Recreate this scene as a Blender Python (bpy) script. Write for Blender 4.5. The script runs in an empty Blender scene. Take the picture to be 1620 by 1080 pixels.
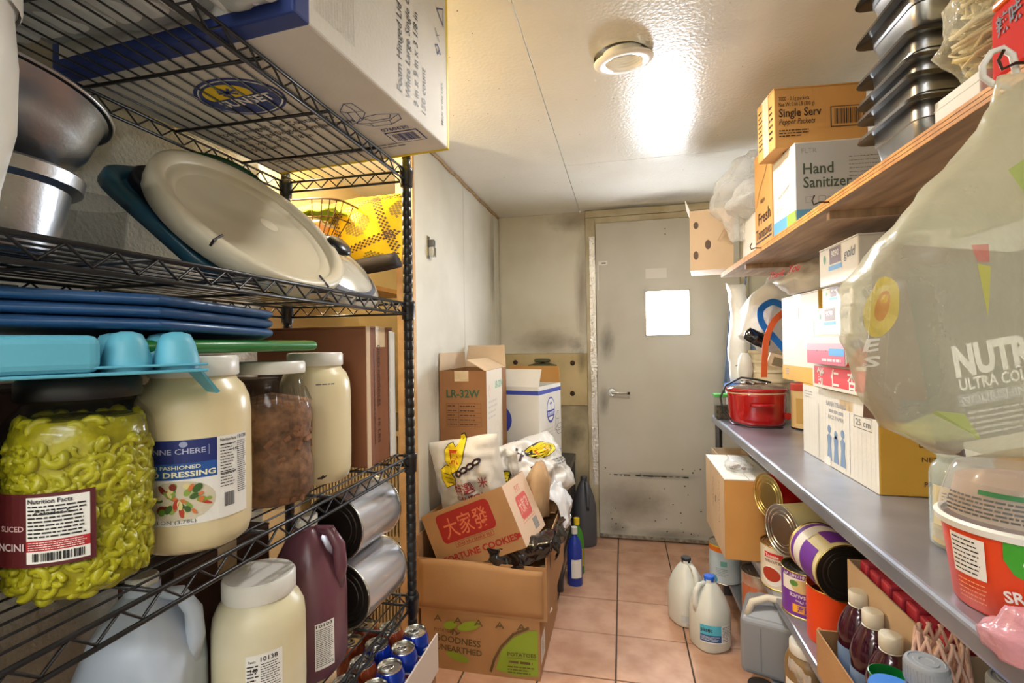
import bpy, bmesh, math, random
from mathutils import Vector, Matrix, noise
rnd = random.Random(7)
S = bpy.context.scene
C = S.collection
PI = math.pi
V = Vector

# ------------------------------------------------------------------ camera
YAW, PITCH, ROLL = math.radians(12.67), math.radians(0.31), math.radians(-0.87)
fw = V((-math.sin(YAW)*math.cos(PITCH), math.cos(YAW)*math.cos(PITCH), math.sin(PITCH)))
r0 = V((math.cos(YAW), math.sin(YAW), 0)); u0 = r0.cross(fw)
cr = r0*math.cos(ROLL) + u0*math.sin(ROLL)
cu = u0*math.cos(ROLL) - r0*math.sin(ROLL)
cam = bpy.data.cameras.new('camera'); cam.lens = 36*775/1620; cam.sensor_width = 36; cam.clip_start = .02
co = bpy.data.objects.new('camera', cam); C.objects.link(co)
co.matrix_world = Matrix(((cr.x, cu.x, -fw.x, 0), (cr.y, cu.y, -fw.y, 0), (cr.z, cu.z, -fw.z, 1.33), (0, 0, 0, 1)))
S.camera = co

# ------------------------------------------------------------------ world, lights, exposure
w = bpy.data.worlds.new('sky'); S.world = w; w.use_nodes = True
bg = w.node_tree.nodes['Background']; bg.inputs[0].default_value = (0.88, 0.94, 1, 1); bg.inputs[1].default_value = 50
S.view_settings.view_transform = 'Standard'; S.view_settings.look = 'None'
S.view_settings.gamma = 1; S.view_settings.use_curve_mapping = False
S.view_settings.exposure = 1.0
S.cycles.max_bounces = 10; S.cycles.diffuse_bounces = 5; S.cycles.transparent_max_bounces = 24
S.cycles.sample_clamp_indirect = 4
def lamp(name, kind, loc, power, col, size=None, sy=None, rot=(0, 0, 0), portal=False):
    l = bpy.data.lights.new(name, kind); l.energy = power; l.color = col
    if kind == 'AREA':
        l.size = size
        if sy: l.shape = 'RECTANGLE'; l.size_y = sy
        l.cycles.is_portal = portal
    elif size: l.shadow_soft_size = size
    o = bpy.data.objects.new(name, l); C.objects.link(o); o.location = loc; o.rotation_euler = rot
    return o
# daylight portal in the door's window; fill light added in the unlit recessed downlight; two fill lights added out of view behind the camera; bulb of the side room
lamp('window_portal', 'AREA', (.296, 3.47, 1.522), 1, (1, 1, 1), .28, .3, (PI/2, 0, PI), True).rotation_euler = (-PI/2, 0, 0)
lamp('kitchen_fill', 'AREA', (-.2, -.85, 2.18), 13, (1, .99, .97), 1.5, .3)
lamp('kitchen_fill_far', 'AREA', (-.2, -2.0, 2.18), 22, (1, .99, .97), 1.5, .3)
lamp('side_room_bulb', 'POINT', (-1.26, 1.5, 2.08), 20, (1, .82, .55), .04)

lamp('recessed_fill', 'AREA', (.018, 1.593, 2.222), 8, (1, .98, .95), .1)  # fill added to brighten the door end; the downlight itself is unlit
# ------------------------------------------------------------------ materials
def lin(c):
    return tuple(((x/255)/12.92 if x/255 <= .04045 else ((x/255+.055)/1.055)**2.4) for x in c) + (1,)
MC = {}
def mat(name, col, rough=.5, metal=0, col2=None, nscale=6, bump=0, bscale=80, alpha=1, trans=0, spec=.5, coat=0, emit=0, lo=.35, hi=.7, detail=4):
    if name in MC: return MC[name]
    m = bpy.data.materials.new(name); m.use_nodes = True; nt = m.node_tree; p = nt.nodes['Principled BSDF']
    p.inputs['Base Color'].default_value = lin(col); p.inputs['Roughness'].default_value = rough
    p.inputs['Metallic'].default_value = metal; p.inputs['Alpha'].default_value = alpha
    p.inputs['Transmission Weight'].default_value = trans; p.inputs['Specular IOR Level'].default_value = spec
    p.inputs['Coat Weight'].default_value = coat
    tc = nt.nodes.new('ShaderNodeTexCoord')
    if col2:
        n = nt.nodes.new('ShaderNodeTexNoise'); n.inputs['Scale'].default_value = nscale; n.inputs['Detail'].default_value = detail
        nt.links.new(tc.outputs['Object'], n.inputs['Vector'])
        r = nt.nodes.new('ShaderNodeValToRGB'); r.color_ramp.elements[0].position = lo; r.color_ramp.elements[1].position = hi
        r.color_ramp.elements[0].color = lin(col); r.color_ramp.elements[1].color = lin(col2)
        nt.links.new(n.outputs['Fac'], r.inputs[0]); nt.links.new(r.outputs[0], p.inputs['Base Color'])
    if bump:
        n = nt.nodes.new('ShaderNodeTexNoise'); n.inputs['Scale'].default_value = bscale; n.inputs['Detail'].default_value = 3
        nt.links.new(tc.outputs['Object'], n.inputs['Vector'])
        b = nt.nodes.new('ShaderNodeBump'); b.inputs['Strength'].default_value = bump; b.inputs['Distance'].default_value = .004
        nt.links.new(n.outputs['Fac'], b.inputs['Height']); nt.links.new(b.outputs[0], p.inputs['Normal'])
    if emit:
        p.inputs['Emission Color'].default_value = lin(col); p.inputs['Emission Strength'].default_value = emit
    MC[name] = m; return m
def film(name, col, op, rough=.18, bscale=40, bump=.35):
    """thin plastic: part clear, part milky with sharp wrinkled highlights"""
    if name in MC: return MC[name]
    m = bpy.data.materials.new(name); m.use_nodes = True; nt = m.node_tree; nt.nodes.clear()
    o = nt.nodes.new('ShaderNodeOutputMaterial'); p = nt.nodes.new('ShaderNodeBsdfPrincipled'); t = nt.nodes.new('ShaderNodeBsdfTransparent')
    p.inputs['Base Color'].default_value = lin(col); p.inputs['Roughness'].default_value = rough; p.inputs['Specular IOR Level'].default_value = .8
    mx = nt.nodes.new('ShaderNodeMixShader'); lw = nt.nodes.new('ShaderNodeLayerWeight'); lw.inputs[0].default_value = .35
    ma = nt.nodes.new('ShaderNodeMath'); ma.operation = 'MULTIPLY_ADD'; ma.inputs[1].default_value = .45; ma.inputs[2].default_value = op; ma.use_clamp = True
    nt.links.new(lw.outputs['Facing'], ma.inputs[0]); nt.links.new(ma.outputs[0], mx.inputs[0])
    nt.links.new(t.outputs[0], mx.inputs[1]); nt.links.new(p.outputs[0], mx.inputs[2]); nt.links.new(mx.outputs[0], o.inputs[0])
    tc = nt.nodes.new('ShaderNodeTexCoord'); n = nt.nodes.new('ShaderNodeTexNoise'); n.inputs['Scale'].default_value = bscale; n.inputs['Detail'].default_value = 4
    nt.links.new(tc.outputs['Object'], n.inputs['Vector'])
    b = nt.nodes.new('ShaderNodeBump'); b.inputs['Strength'].default_value = bump; b.inputs['Distance'].default_value = .01
    nt.links.new(n.outputs['Fac'], b.inputs['Height']); nt.links.new(b.outputs[0], p.inputs['Normal']); nt.links.new(b.outputs[0], lw.inputs['Normal'])
    MC[name] = m; return m

def ink(c): return mat('ink_%d_%d_%d' % tuple(c), c, .55)
BLACK = ink((28, 26, 28)); WHITE = ink((238, 236, 230)); NAVY = ink((38, 50, 110)); GREY = ink((120, 118, 115)); RED = ink((196, 34, 36))
PALE = ink((205, 200, 190)); GREENINK = ink((60, 120, 80)); BROWNINK = ink((92, 58, 36)); YEL = ink((238, 205, 30))
card = mat('cardboard', (176, 135, 92), .8, col2=(164, 122, 79), nscale=5, bump=.12, bscale=120)
card_d = mat('cardboard_dark', (156, 110, 70), .8, col2=(144, 99, 60), nscale=5, bump=.12, bscale=120)
card_o = mat('cardboard_orange', (202, 150, 84), .75, col2=(190, 138, 72), nscale=5, bump=.1, bscale=120)
card_y = mat('cardboard_yellow', (222, 172, 62), .7, col2=(208, 160, 56), nscale=5, bump=.08, bscale=120)
card_w = mat('cardboard_white', (228, 224, 214), .65, col2=(216, 211, 199), nscale=4, bump=.08, bscale=120)
card_p = mat('cardboard_pale', (212, 186, 154), .75, col2=(200, 172, 138), nscale=4, bump=.1, bscale=120)
tape_m = mat('packing_tape', (205, 180, 140), .15, col2=(220, 200, 170), nscale=20)
blackm = mat('black_epoxy_wire', (17, 17, 19), .32, col2=(30, 30, 33), nscale=30)
chrome = mat('chrome', (205, 205, 205), .18, 1, bump=.03)
steel = mat('brushed_steel', (188, 190, 194), .3, 1, col2=(150, 153, 158), nscale=9, bump=.05, bscale=200)
steel_d = mat('dull_steel', (128, 130, 134), .38, 1, col2=(98, 100, 106), nscale=5, bump=.05, bscale=150)
tin = mat('tin_plate', (215, 214, 206), .22, 1, bump=.02)
tin_gold = mat('gold_lacquer_tin', (222, 200, 130), .25, 1)
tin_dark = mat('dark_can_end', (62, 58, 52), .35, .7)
wht_pl = mat('white_plastic', (232, 230, 222), .35, col2=(222, 220, 210), nscale=8)
clear = mat('clear_plastic', (70, 72, 72), .06, alpha=.14, spec=1)
glass_m = mat('jar_glass', (40, 52, 46), .03, alpha=.12, spec=1)

# ------------------------------------------------------------------ mesh helpers
class MB:
    def __init__(s): s.v = []; s.f = []
    def add(s, vs, fs):
        n = len(s.v); s.v += [V(x) for x in vs]; s.f += [tuple(i+n for i in f) for f in fs]; return s
    def box(s, x0, y0, z0, x1, y1, z1):
        return s.add([(x0,y0,z0),(x1,y0,z0),(x1,y1,z0),(x0,y1,z0),(x0,y0,z1),(x1,y0,z1),(x1,y1,z1),(x0,y1,z1)],
            [(0,3,2,1),(4,5,6,7),(0,1,5,4),(1,2,6,5),(2,3,7,6),(3,0,4,7)])
    def hexa(s, p):   # eight corners: four of one side, four of the other
        return s.add(p, [(0,3,2,1),(4,5,6,7),(0,1,5,4),(1,2,6,5),(2,3,7,6),(3,0,4,7)])
    def tube(s, pts, r, n=6, closed=False, flat=None):
        pts = [V(p) for p in pts]; m = len(pts); rings = []; prev = None
        for i, p in enumerate(pts):
            a = pts[(i-1) % m] if (i or closed) else p; b = pts[(i+1) % m] if (i < m-1 or closed) else p
            t = (b-a); t = t.normalized() if t.length > 1e-9 else V((0, 0, 1))
            if prev is None:
                x = t.cross(V((0, 0, 1)));  x = x if x.length > .1 else t.cross(V((1, 0, 0)))
            else: x = prev - t*prev.dot(t)
            x.normalize(); prev = x; y = t.cross(x); rr = r[i] if isinstance(r, (list, tuple)) else r
            fl = flat or 1
            rings.append([p + x*math.cos(2*PI*k/n)*rr + y*math.sin(2*PI*k/n)*rr*fl for k in range(n)])
        return s.loft(rings, closed=closed, cap=not closed)
    def loft(s, rings, closed=False, cap=True, ring_closed=True):
        n0 = len(s.v); n = len(rings[0]); m = len(rings)
        for R in rings: s.v += [V(p) for p in R]
        for i in range(m if closed else m-1):
            a = n0+i*n; b = n0+((i+1) % m)*n
            for k in range(n if ring_closed else n-1):
                k2 = (k+1) % n; s.f.append((a+k, a+k2, b+k2, b+k))
        if cap and ring_closed:
            s.f.append(tuple(n0+k for k in reversed(range(n)))); s.f.append(tuple(n0+(m-1)*n+k for k in range(n)))
        return s
    def lathe(s, prof, n=32, c=(0, 0, 0), M=None, cap=True, sx=1, sy=1, a0=0, power=2):
        c = V(c); rings = []
        for r, z in prof:
            R = []
            for k in range(n):
                a = a0+2*PI*k/n; q = 1
                if power != 2: q = 1/((abs(math.cos(a))**power+abs(math.sin(a))**power)**(1/power))
                p = V((r*q*math.cos(a)*sx, r*q*math.sin(a)*sy, z))
                R.append(c + (M @ p if M else p))
            rings.append(R)
        return s.loft(rings, cap=cap)
    def grid(s, fn, nu, nv):
        n0 = len(s.v)
        for j in range(nv+1):
            for i in range(nu+1): s.v.append(V(fn(i/nu, j/nv)))
        for j in range(nv):
            for i in range(nu):
                a = n0+j*(nu+1)+i; s.f.append((a, a+1, a+nu+2, a+nu+1))
        return s
    def shake(s, amp, scale, seed=0, z0=None):
        for i, p in enumerate(s.v):
            q = p*scale + V((seed*3.1, seed*1.7, seed*.9)); d = noise.noise_vector(q)*amp + noise.noise_vector(q*2.7)*amp*.45
            s.v[i] = p+d
            if z0 is not None and s.v[i].z < z0: s.v[i].z = z0
        return s
    def xf(s, M):
        s.v = [M @ p for p in s.v]; return s
def link(name, me, m, parent=None, kind=None, label=None):
    o = bpy.data.objects.new(name, me); C.objects.link(o)
    if m is not None and not me.materials:
        me.materials.append(m)
    if parent: o.parent = parent
    if kind: o['kind'] = kind
    if label: o['label'] = label
    return o
def part(name, b, m, parent=None, smooth=False, bevel=0, sub=0, kind=None, label=None, thick=0, seg=2):
    me = bpy.data.meshes.new(name); me.from_pydata([tuple(p) for p in b.v], [], b.f); me.validate(); me.update()
    bm = bmesh.new(); bm.from_mesh(me); bmesh.ops.recalc_face_normals(bm, faces=bm.faces); bm.to_mesh(me); bm.free()
    if smooth:
        for p in me.polygons: p.use_smooth = True
        if smooth != 'all':
            me.set_sharp_from_angle(angle=math.radians(40))
    o = link(name, me, m, parent, kind, label)
    if thick:
        q = o.modifiers.new('solid', 'SOLIDIFY'); q.thickness = thick; q.offset = 0
    if bevel:
        q = o.modifiers.new('bevel', 'BEVEL'); q.width = bevel; q.segments = seg; q.limit_method = 'ANGLE'; q.angle_limit = .6
    if sub:
        q = o.modifiers.new('sub', 'SUBSURF'); q.levels = sub; q.render_levels = sub
    return o
def thing(name, label, cat, loc=(0, 0, 0), rz=0, group=None, rot=None):
    o = bpy.data.objects.new(name, None); C.objects.link(o); o.location = loc
    o.rotation_euler = rot or (0, 0, rz); o.empty_display_size = .05
    return tag(o, label, cat, group)
def tag(o, label, cat, group=None):
    o['label'] = label; o['category'] = cat
    if group: o['group'] = group
    return o
def struct(name, b, m, parent=None, **k):
    return part(name, b, m, parent, kind=None if parent else 'structure', **k)

# ---- print on surfaces: everything is drawn in (u, v) metres and mapped onto the thing's own surface
def planar(o, u, v):
    o, u, v = V(o), V(u), V(v); n = u.cross(v)
    return lambda a, b, l: o+u*a+v*b+n*l
def face(s, side):
    x, y, z = s[0]/2, s[1]/2, s[2]
    d = {'-y': ((-x,-y,0),(1,0,0),(0,0,1)), '+x': ((x,-y,0),(0,1,0),(0,0,1)), '-x': ((-x,y,0),(0,-1,0),(0,0,1)),
         '+y': ((x,y,0),(-1,0,0),(0,0,1)), 'top': ((-x,-y,z),(1,0,0),(0,1,0)), 'bot': ((-x,y,0),(1,0,0),(0,-1,0))}[side]
    return planar(*d)
def cylmap(R, z0, a0, c=(0, 0, 0), M=None):
    c = V(c)
    def f(u, v, l):
        a = a0+u/R; p = V(((R+l)*math.cos(a), (R+l)*math.sin(a), z0+v)); return c+(M @ p if M else p)
    return f
TXT = {}
def text_mesh(s, bold):
    k = (s, bold)
    if k not in TXT:
        cu_ = bpy.data.curves.new('t', 'FONT'); cu_.body = s; cu_.size = 1; cu_.resolution_u = 2; cu_.offset = bold; cu_.fill_mode = 'FRONT'
        ob = bpy.data.objects.new('t', cu_); C.objects.link(ob)
        me = bpy.data.meshes.new_from_object(ob); bpy.data.objects.remove(ob); bpy.data.curves.remove(cu_)
        TXT[k] = ([v.co.copy() for v in me.vertices], [tuple(p.vertices) for p in me.polygons]); bpy.data.meshes.remove(me)
    return TXT[k]
class Sheet:
    def __init__(s, parent, fn, lift=.0006): s.p = parent; s.f = fn; s.l = lift
    def out(s, name, m, vs, fs, lift):
        b = MB(); b.v = [s.f(u, v, s.l+lift*.0004) for u, v in vs]; b.f = list(fs)
        me = bpy.data.meshes.new(name); me.from_pydata([tuple(p) for p in b.v], [], b.f); me.update()
        return link(name, me, m, s.p)
    def rect(s, m, a0, b0, a1, b1, lift=0, name='printed_panel'):
        n = max(1, int(abs(a1-a0)/.008)); k = max(1, int(abs(b1-b0)/.03)); vs = []; fs = []
        for j in range(k+1):
            for i in range(n+1): vs.append((a0+(a1-a0)*i/n, b0+(b1-b0)*j/k))
        for j in range(k):
            for i in range(n): q = j*(n+1)+i; fs.append((q, q+1, q+n+2, q+n+1))
        return s.out(name, m, vs, fs, lift)
    def poly(s, m, pts, lift=0, name='printed_shape', cuts=0):
        if not cuts: return s.out(name, m, pts, [tuple(range(len(pts)))], lift)
        bm = bmesh.new(); bm.faces.new([bm.verts.new((p[0], p[1], 0)) for p in pts]); bmesh.ops.triangulate(bm, faces=bm.faces[:])
        bmesh.ops.subdivide_edges(bm, edges=bm.edges[:], cuts=cuts, use_grid_fill=True); bm.verts.index_update()
        vs = [(v.co.x, v.co.y) for v in bm.verts]; fs = [tuple(v.index for v in f_.verts) for f_ in bm.faces]; bm.free()
        return s.out(name, m, vs, fs, lift)
    def disc(s, m, a, b, ra, rb=None, lift=0, n=28, name='printed_shape', rot=0):
        rb = rb or ra; c, d = math.cos(rot), math.sin(rot); P = []
        nr = 4 if n >= 20 else 1; F_ = []
        for j in range(nr):
            for k in range(n):
                q = 1-j/nr; x, y = q*ra*math.cos(2*PI*k/n), q*rb*math.sin(2*PI*k/n); P.append((a+x*c-y*d, b+x*d+y*c))
        for j in range(nr-1):
            for k in range(n): k2 = (k+1) % n; F_.append((j*n+k, j*n+k2, (j+1)*n+k2, (j+1)*n+k))
        P.append((a, b)); F_ += [((nr-1)*n+k, (nr-1)*n+(k+1) % n, nr*n) for k in range(n)]
        return s.out(name, m, P, F_, lift)
    def text(s, t, m, a, b, h, width=None, bold=.012, lift=1, align='l', name='lettering', rot=0, shear=0):
        vs, fs = text_mesh(t, bold)
        if not vs: return
        x0 = min(v.x for v in vs); x1 = max(v.x for v in vs); y0 = min(v.y for v in vs); y1 = max(v.y for v in vs)
        k = h/.72; kx = width/(x1-x0) if width else k; w_ = (x1-x0)*kx
        off = {'l': 0, 'c': -w_/2, 'r': -w_}[align]; c, d = math.cos(rot), math.sin(rot); P = []
        for v in vs:
            x = (v.x-x0)*kx+off+shear*v.y*k; y = v.y*k; P.append((a+x*c-y*d, b+x*d+y*c))
        return s.out(name, m, P, fs, lift)
    def stroke(s, m, pts, wd, lift=1, name='line_drawing', closed=False):
        vs = []; fs = []; n = len(pts)
        for i in range(n if closed else n-1):
            p, q = V(pts[i]).to_2d() if len(pts[i]) > 2 else V((*pts[i], 0)).to_2d(), V((*pts[(i+1) % n], 0)).to_2d()
            d = q-p
            if d.length < 1e-7: continue
            t = d.normalized(); nn = V((-t.y, t.x))*wd/2; p = p-t*wd*.3; q = q+t*wd*.3; k = len(vs)
            vs += [tuple(p-nn), tuple(q-nn), tuple(q+nn), tuple(p+nn)]; fs.append((k, k+1, k+2, k+3))
        return s.out(name, m, vs, fs, lift)
    def strokes(s, m, lines, wd, lift=1, name='line_drawing'):
        vs = []; fs = []
        for pts in lines:
            for i in range(len(pts)-1):
                p, q = V(pts[i]), V(pts[i+1]); d = q-p
                if d.length < 1e-7: continue
                t = d.normalized(); nn = V((-t.y, t.x))*wd/2; p = p-t*wd*.3; q = q+t*wd*.3; k = len(vs)
                vs += [tuple(p-nn), tuple(q-nn), tuple(q+nn), tuple(p+nn)]; fs.append((k, k+1, k+2, k+3))
        return s.out(name, m, vs, fs, lift)
    def barcode(s, m, a0, b0, a1, b1, lift=1, seed=1):
        R = random.Random(seed); vs = []; fs = []; a = a0; un = (a1-a0)/60
        while a < a1:
            w_ = un*R.choice((1, 1, 2, 3)); k = len(vs); e = min(a+w_, a1)
            vs += [(a, b0), (e, b0), (e, b1), (a, b1)]; fs.append((k, k+1, k+2, k+3)); a = e+un*R.choice((1, 1, 2))
        return s.out('barcode', m, vs, fs, lift)
    def fine(s, m, a0, b0, a1, b1, rows, lift=1, fill=.5, seed=1, ragged=.3):
        """rows of print too small to read: word-length dashes"""
        R = random.Random(seed); vs = []; fs = []; dh = (b1-b0)/rows; h = dh*fill
        for r in range(rows):
            y = b1-dh*(r+.5); a = a0; end = a1-(a1-a0)*R.random()*ragged
            while a < end:
                w_ = h*R.uniform(1.2, 5); e = min(a+w_, end); n = max(1, int((e-a)/.01)); k = len(vs)
                vs += [(a, y-h/2), (e, y-h/2), (e, y+h/2), (a, y+h/2)]; fs.append((k, k+1, k+2, k+3)); a = e+h*.7
        return s.out('fine_print', m, vs, fs, lift)
# ---- cartons
def carton(name, label, loc, size, m, rz=0, rot=None, group=None, tape=True, cat='box', seam='x', bevel=.003, tape_len=.05):
    t = thing(name, label, cat, loc, rz, group, rot); x, y, z = size[0]/2, size[1]/2, size[2]
    part('body', MB().box(-x, -y, 0, x, y, z-.004), m, t, bevel=bevel)
    g = .0015
    if seam == 'x':
        for a, b in ((-y, -g), (g, y)): part('top_flap', MB().box(-x, a, z-.004, x, b, z), m, t)
        if tape: 
            part('tape', MB().box(-x, -.024, z+.0002, x, .024, z+.0007), tape_m, t)
            for q in (-1, 1): part('tape', MB().box(min(q*x, q*(x+.0006)), -.024, z-tape_len, max(q*x, q*(x+.0006)), .024, z+.0004), tape_m, t)
    else:
        for a, b in ((-x, -g), (g, x)): part('top_flap', MB().box(a, -y, z-.004, b, y, z), m, t)
        if tape:
            part('tape', MB().box(-.024, -y, z+.0002, .024, y, z+.0007), tape_m, t)
            for q in (-1, 1): part('tape', MB().box(-.024, min(q*y, q*(y+.0006)), z-tape_len, .024, max(q*y, q*(y+.0006)), z+.0004), tape_m, t)
    return t
def open_carton(name, label, loc, size, m, rz=0, rot=None, flaps=(), th=.004, m_in=None, front=None, cat='box'):
    t = thing(name, label, cat, loc, rz, None, rot); x, y, z = size[0]/2, size[1]/2, size[2]; zf = front or z
    b = MB().box(-x, -y, 0, x, y, th); b.box(-x, -y, th, x, -y+th, zf); b.box(-x, y-th, th, x, y, z)
    b.box(-x, -y+th, th, -x+th, y-th, z); b.box(x-th, -y+th, th, x, y-th, z); part('body', b, m, t)
    for side, ang, ln in flaps:
        e = .012; zz = zf if side == '-y' else z
        p0, p1, n = {'-y': ((-x, -y, zz), (x, -y, zz), (0, -1, 0)), '+y': ((x, y, zz), (-x, y, zz), (0, 1, 0)),
                     '-x': ((-x, y, zz), (-x, -y, zz), (-1, 0, 0)), '+x': ((x, -y, zz), (x, y, zz), (1, 0, 0))}[side]
        p0, p1, n = V(p0), V(p1), V(n); a = math.radians(ang); d = V((0, 0, 1))*math.cos(a)+n*math.sin(a); q = n*math.cos(a)-V((0, 0, 1))*math.sin(a)
        tt = (p1-p0).normalized(); A = [p0, p1, p1+d*ln-tt*e, p0+d*ln+tt*e]
        part('flap', MB().hexa([v-q*th for v in A]+[v for v in A]), m_in or m, t)
    return t
# ------------------------------------------------------------------ structure
ZC = 2.24; YB = 3.43; XL = -.86; XR = 1.12
def tile_mat():
    m = mat('floor_tile', (200, 157, 130), .38, bump=.06, bscale=40); nt = m.node_tree; p = nt.nodes['Principled BSDF']
    tc = nt.nodes.new('ShaderNodeTexCoord'); oi = nt.nodes.new('ShaderNodeObjectInfo'); ad = nt.nodes.new('ShaderNodeVectorMath')
    cx = nt.nodes.new('ShaderNodeCombineXYZ'); mu = nt.nodes.new('ShaderNodeMath'); mu.operation = 'MULTIPLY'; mu.inputs[1].default_value = 37
    nt.links.new(oi.outputs['Random'], mu.inputs[0])
    for i in range(3): nt.links.new(mu.outputs[0], cx.inputs[i])
    nt.links.new(tc.outputs['Object'], ad.inputs[0]); nt.links.new(cx.outputs[0], ad.inputs[1])
    n = nt.nodes.new('ShaderNodeTexNoise'); n.inputs['Scale'].default_value = 9; n.inputs['Detail'].default_value = 6; nt.links.new(ad.outputs[0], n.inputs[0])
    r = nt.nodes.new('ShaderNodeValToRGB'); e = r.color_ramp.elements
    e[0].position = .3; e[0].color = lin((176, 132, 104)); e[1].position = .68; e[1].color = lin((206, 166, 140))
    nt.links.new(n.outputs['Fac'], r.inputs[0]); nt.links.new(r.outputs[0], p.inputs['Base Color']); return m
grout = mat('grout', (92, 74, 60), .9, col2=(70, 56, 46), nscale=10)
floor = struct('floor', MB().box(-2.6, -2.6, -.08, XR, YB+.1, -.005), grout)
tm = tile_mat(); tw, td, g = .303, .306, .0065
tb = MB().box(-tw/2+g/2, -td/2+g/2, -.006, tw/2-g/2, td/2-g/2, 0)
t0 = part('floor_tile', tb, tm, floor, bevel=.002)
first = True
for i in range(-5, 4):
    for j in range(-8, 4):
        o = t0 if first else t0.copy()
        if not first: C.objects.link(o)
        first = False
        o.location = (-.046+tw*(i+.5), 2.283+td*(j+.5), rnd.uniform(-.0008, .0004)); o.parent = floor
wall_w = mat('painted_wall', (222, 220, 208), .55, col2=(204, 201, 186), nscale=3, bump=.1, bscale=90)
wall_y = mat('stained_wall', (218, 214, 198), .5, col2=(198, 190, 166), nscale=2.2, bump=.08, bscale=60, lo=.4, hi=.8)
wall_tex = mat('stippled_wall', (206, 202, 186), .7, col2=(190, 185, 168), nscale=4, bump=.9, bscale=110)
ceil_m = mat('ceiling_gloss_paint', (230, 228, 220), .24, col2=(220, 217, 207), nscale=2.5, bump=.3, bscale=95, spec=.4)
struct('ceiling', MB().box(-2.6, -2.6, ZC+.03, XR, YB+.1, ZC+.09), wall_w)
CEIL = bpy.data.objects['ceiling']
part('ceiling_panel', MB().box(-2.6, -2.6, ZC, -.2735, YB+.05, ZC+.0295), ceil_m, CEIL)
part('ceiling_panel', MB().box(-.2705, 2.512, ZC, XR, YB+.05, ZC+.0295), ceil_m, CEIL)
def holed_panel():
    bm = bmesh.new(); X0, Y0, X1, Y1 = -.2705, -2.6, XR, 2.509; cx_, cy_, r = .012, 1.605, .088
    a = [bm.verts.new((x, y, ZC)) for x, y in ((X0, Y0), (X1, Y0), (X1, Y1), (X0, Y1))]
    c = [bm.verts.new((cx_+r*math.cos(2*PI*k/32), cy_+r*math.sin(2*PI*k/32), ZC)) for k in range(32)]
    E_ = [bm.edges.new((a[i], a[(i+1) % 4])) for i in range(4)]+[bm.edges.new((c[i], c[(i+1) % 32])) for i in range(32)]
    bmesh.ops.triangle_fill(bm, edges=E_, use_beauty=True, normal=(0, 0, -1))
    me = bpy.data.meshes.new('ceiling_panel'); bm.to_mesh(me); bm.free(); link('ceiling_panel', me, ceil_m, CEIL)
holed_panel()
struct('wall_left', MB().box(-1.1, -2.6, 0, -1.0, 1.2, ZC), wall_tex)
struct('wall_left_far', MB().box(XL-.065, 1.955, 0, XL, YB, ZC), wall_w)
WLF = bpy.data.objects['wall_left_far']
b = MB().box(XL-.001, 2.62, .0, XL+.0022, 2.66, ZC); part('joint_strip', b, wall_w, WLF)
b = MB().box(XL-.001, 3.30, .0, XL+.0022, 3.33, ZC); part('joint_strip', b, wall_w, WLF)
jamb = mat('raw_wood_jamb', (212, 176, 128), .6, col2=(188, 148, 100), nscale=14, bump=.2, bscale=60)
struct('trim_1', MB().box(XL-.075, 1.93, 0, XL+.003, 1.9545, ZC-.002), jamb, bevel=.002)
trimb = mat('brown_caulk', (150, 118, 78), .6, col2=(186, 156, 112), nscale=25, bump=.4)
b = MB().tube([(XL+.006, y, ZC-.007+.003*math.sin(y*23)) for y in [2.0+.05*k for k in range(29)]], .009, 6); struct('trim_2', b, trimb)
struct('wall_side_room', MB().box(-1.6, 1.1, 0, -1.51, YB, ZC), mat('cream_wall', (232, 214, 170), .6, col2=(224, 200, 150), nscale=3))
struct('wall_back', MB().box(-2.6, YB+.004, 0, -.2355, YB+.08, ZC).box(.795, YB+.004, 0, XR, YB+.08, ZC).box(-.2355, YB+.004, 2.19, .795, YB+.08, ZC), wall_y)
WB = bpy.data.objects['wall_back']
part('wall_panel', MB().box(-.848, YB-.004, 1.262, -.238, YB+.003, ZC-.001), wall_y, WB, label='upper painted sheet')
part('wall_panel', MB().box(-.848, YB-.010, .898, -.238, YB+.003, 1.2585), mat('aged_panel', (198, 178, 132), .45, col2=(172, 150, 102), nscale=4, bump=.1), WB, bevel=.002, label='yellowed bolted sheet')
part('wall_panel', MB().box(-.848, YB-.004, .02, -.238, YB+.003, .895), mat('grimy_wall', (186, 172, 138), .5, col2=(140, 126, 96), nscale=5, bump=.15), WB, label='grimy lower sheet')
rust = mat('rusty_bolt', (74, 48, 34), .6, .4, col2=(50, 34, 26), nscale=60)
for x, z in ((-.339, 1.192), (-.343, .98), (-.746, 1.199), (-.75, .98)):
    part('bolt', MB().lathe([(.0, -.007), (.012, -.006), (.017, -.002), (.018, .002)], 10, (x, YB-.0115, z), Matrix.Rotation(-PI/2, 4, 'X')), rust, WB, smooth=True)
struct('wall_right', MB().box(XR, -2.6, 0, XR+.08, YB+.1, ZC), wall_w)
struct('wall_kitchen', MB().box(-2.6, -2.7, 0, XR, -2.6, ZC), wall_w)
struct('wall_kitchen_side', MB().box(-1.7, -2.6, 0, -1.6, 1.1, ZC), wall_w)
struct('wall_side_room_near', MB().box(-1.6, 1.1, 0, -1.1, 1.2, ZC), wall_w)
# specks on the ceiling and stains on the wall corners
R = random.Random(3); b = MB()
for k in range(70):
    x, y = R.uniform(-.8, .45), R.uniform(1.2, 3.4); r = R.uniform(.001, .0028)
    b.lathe([(r, -.0006), (r*.4, -.0012)], 5, (x, y, ZC))
part('fly_speck', b, BROWNINK, CEIL, kind='stuff')

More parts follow.
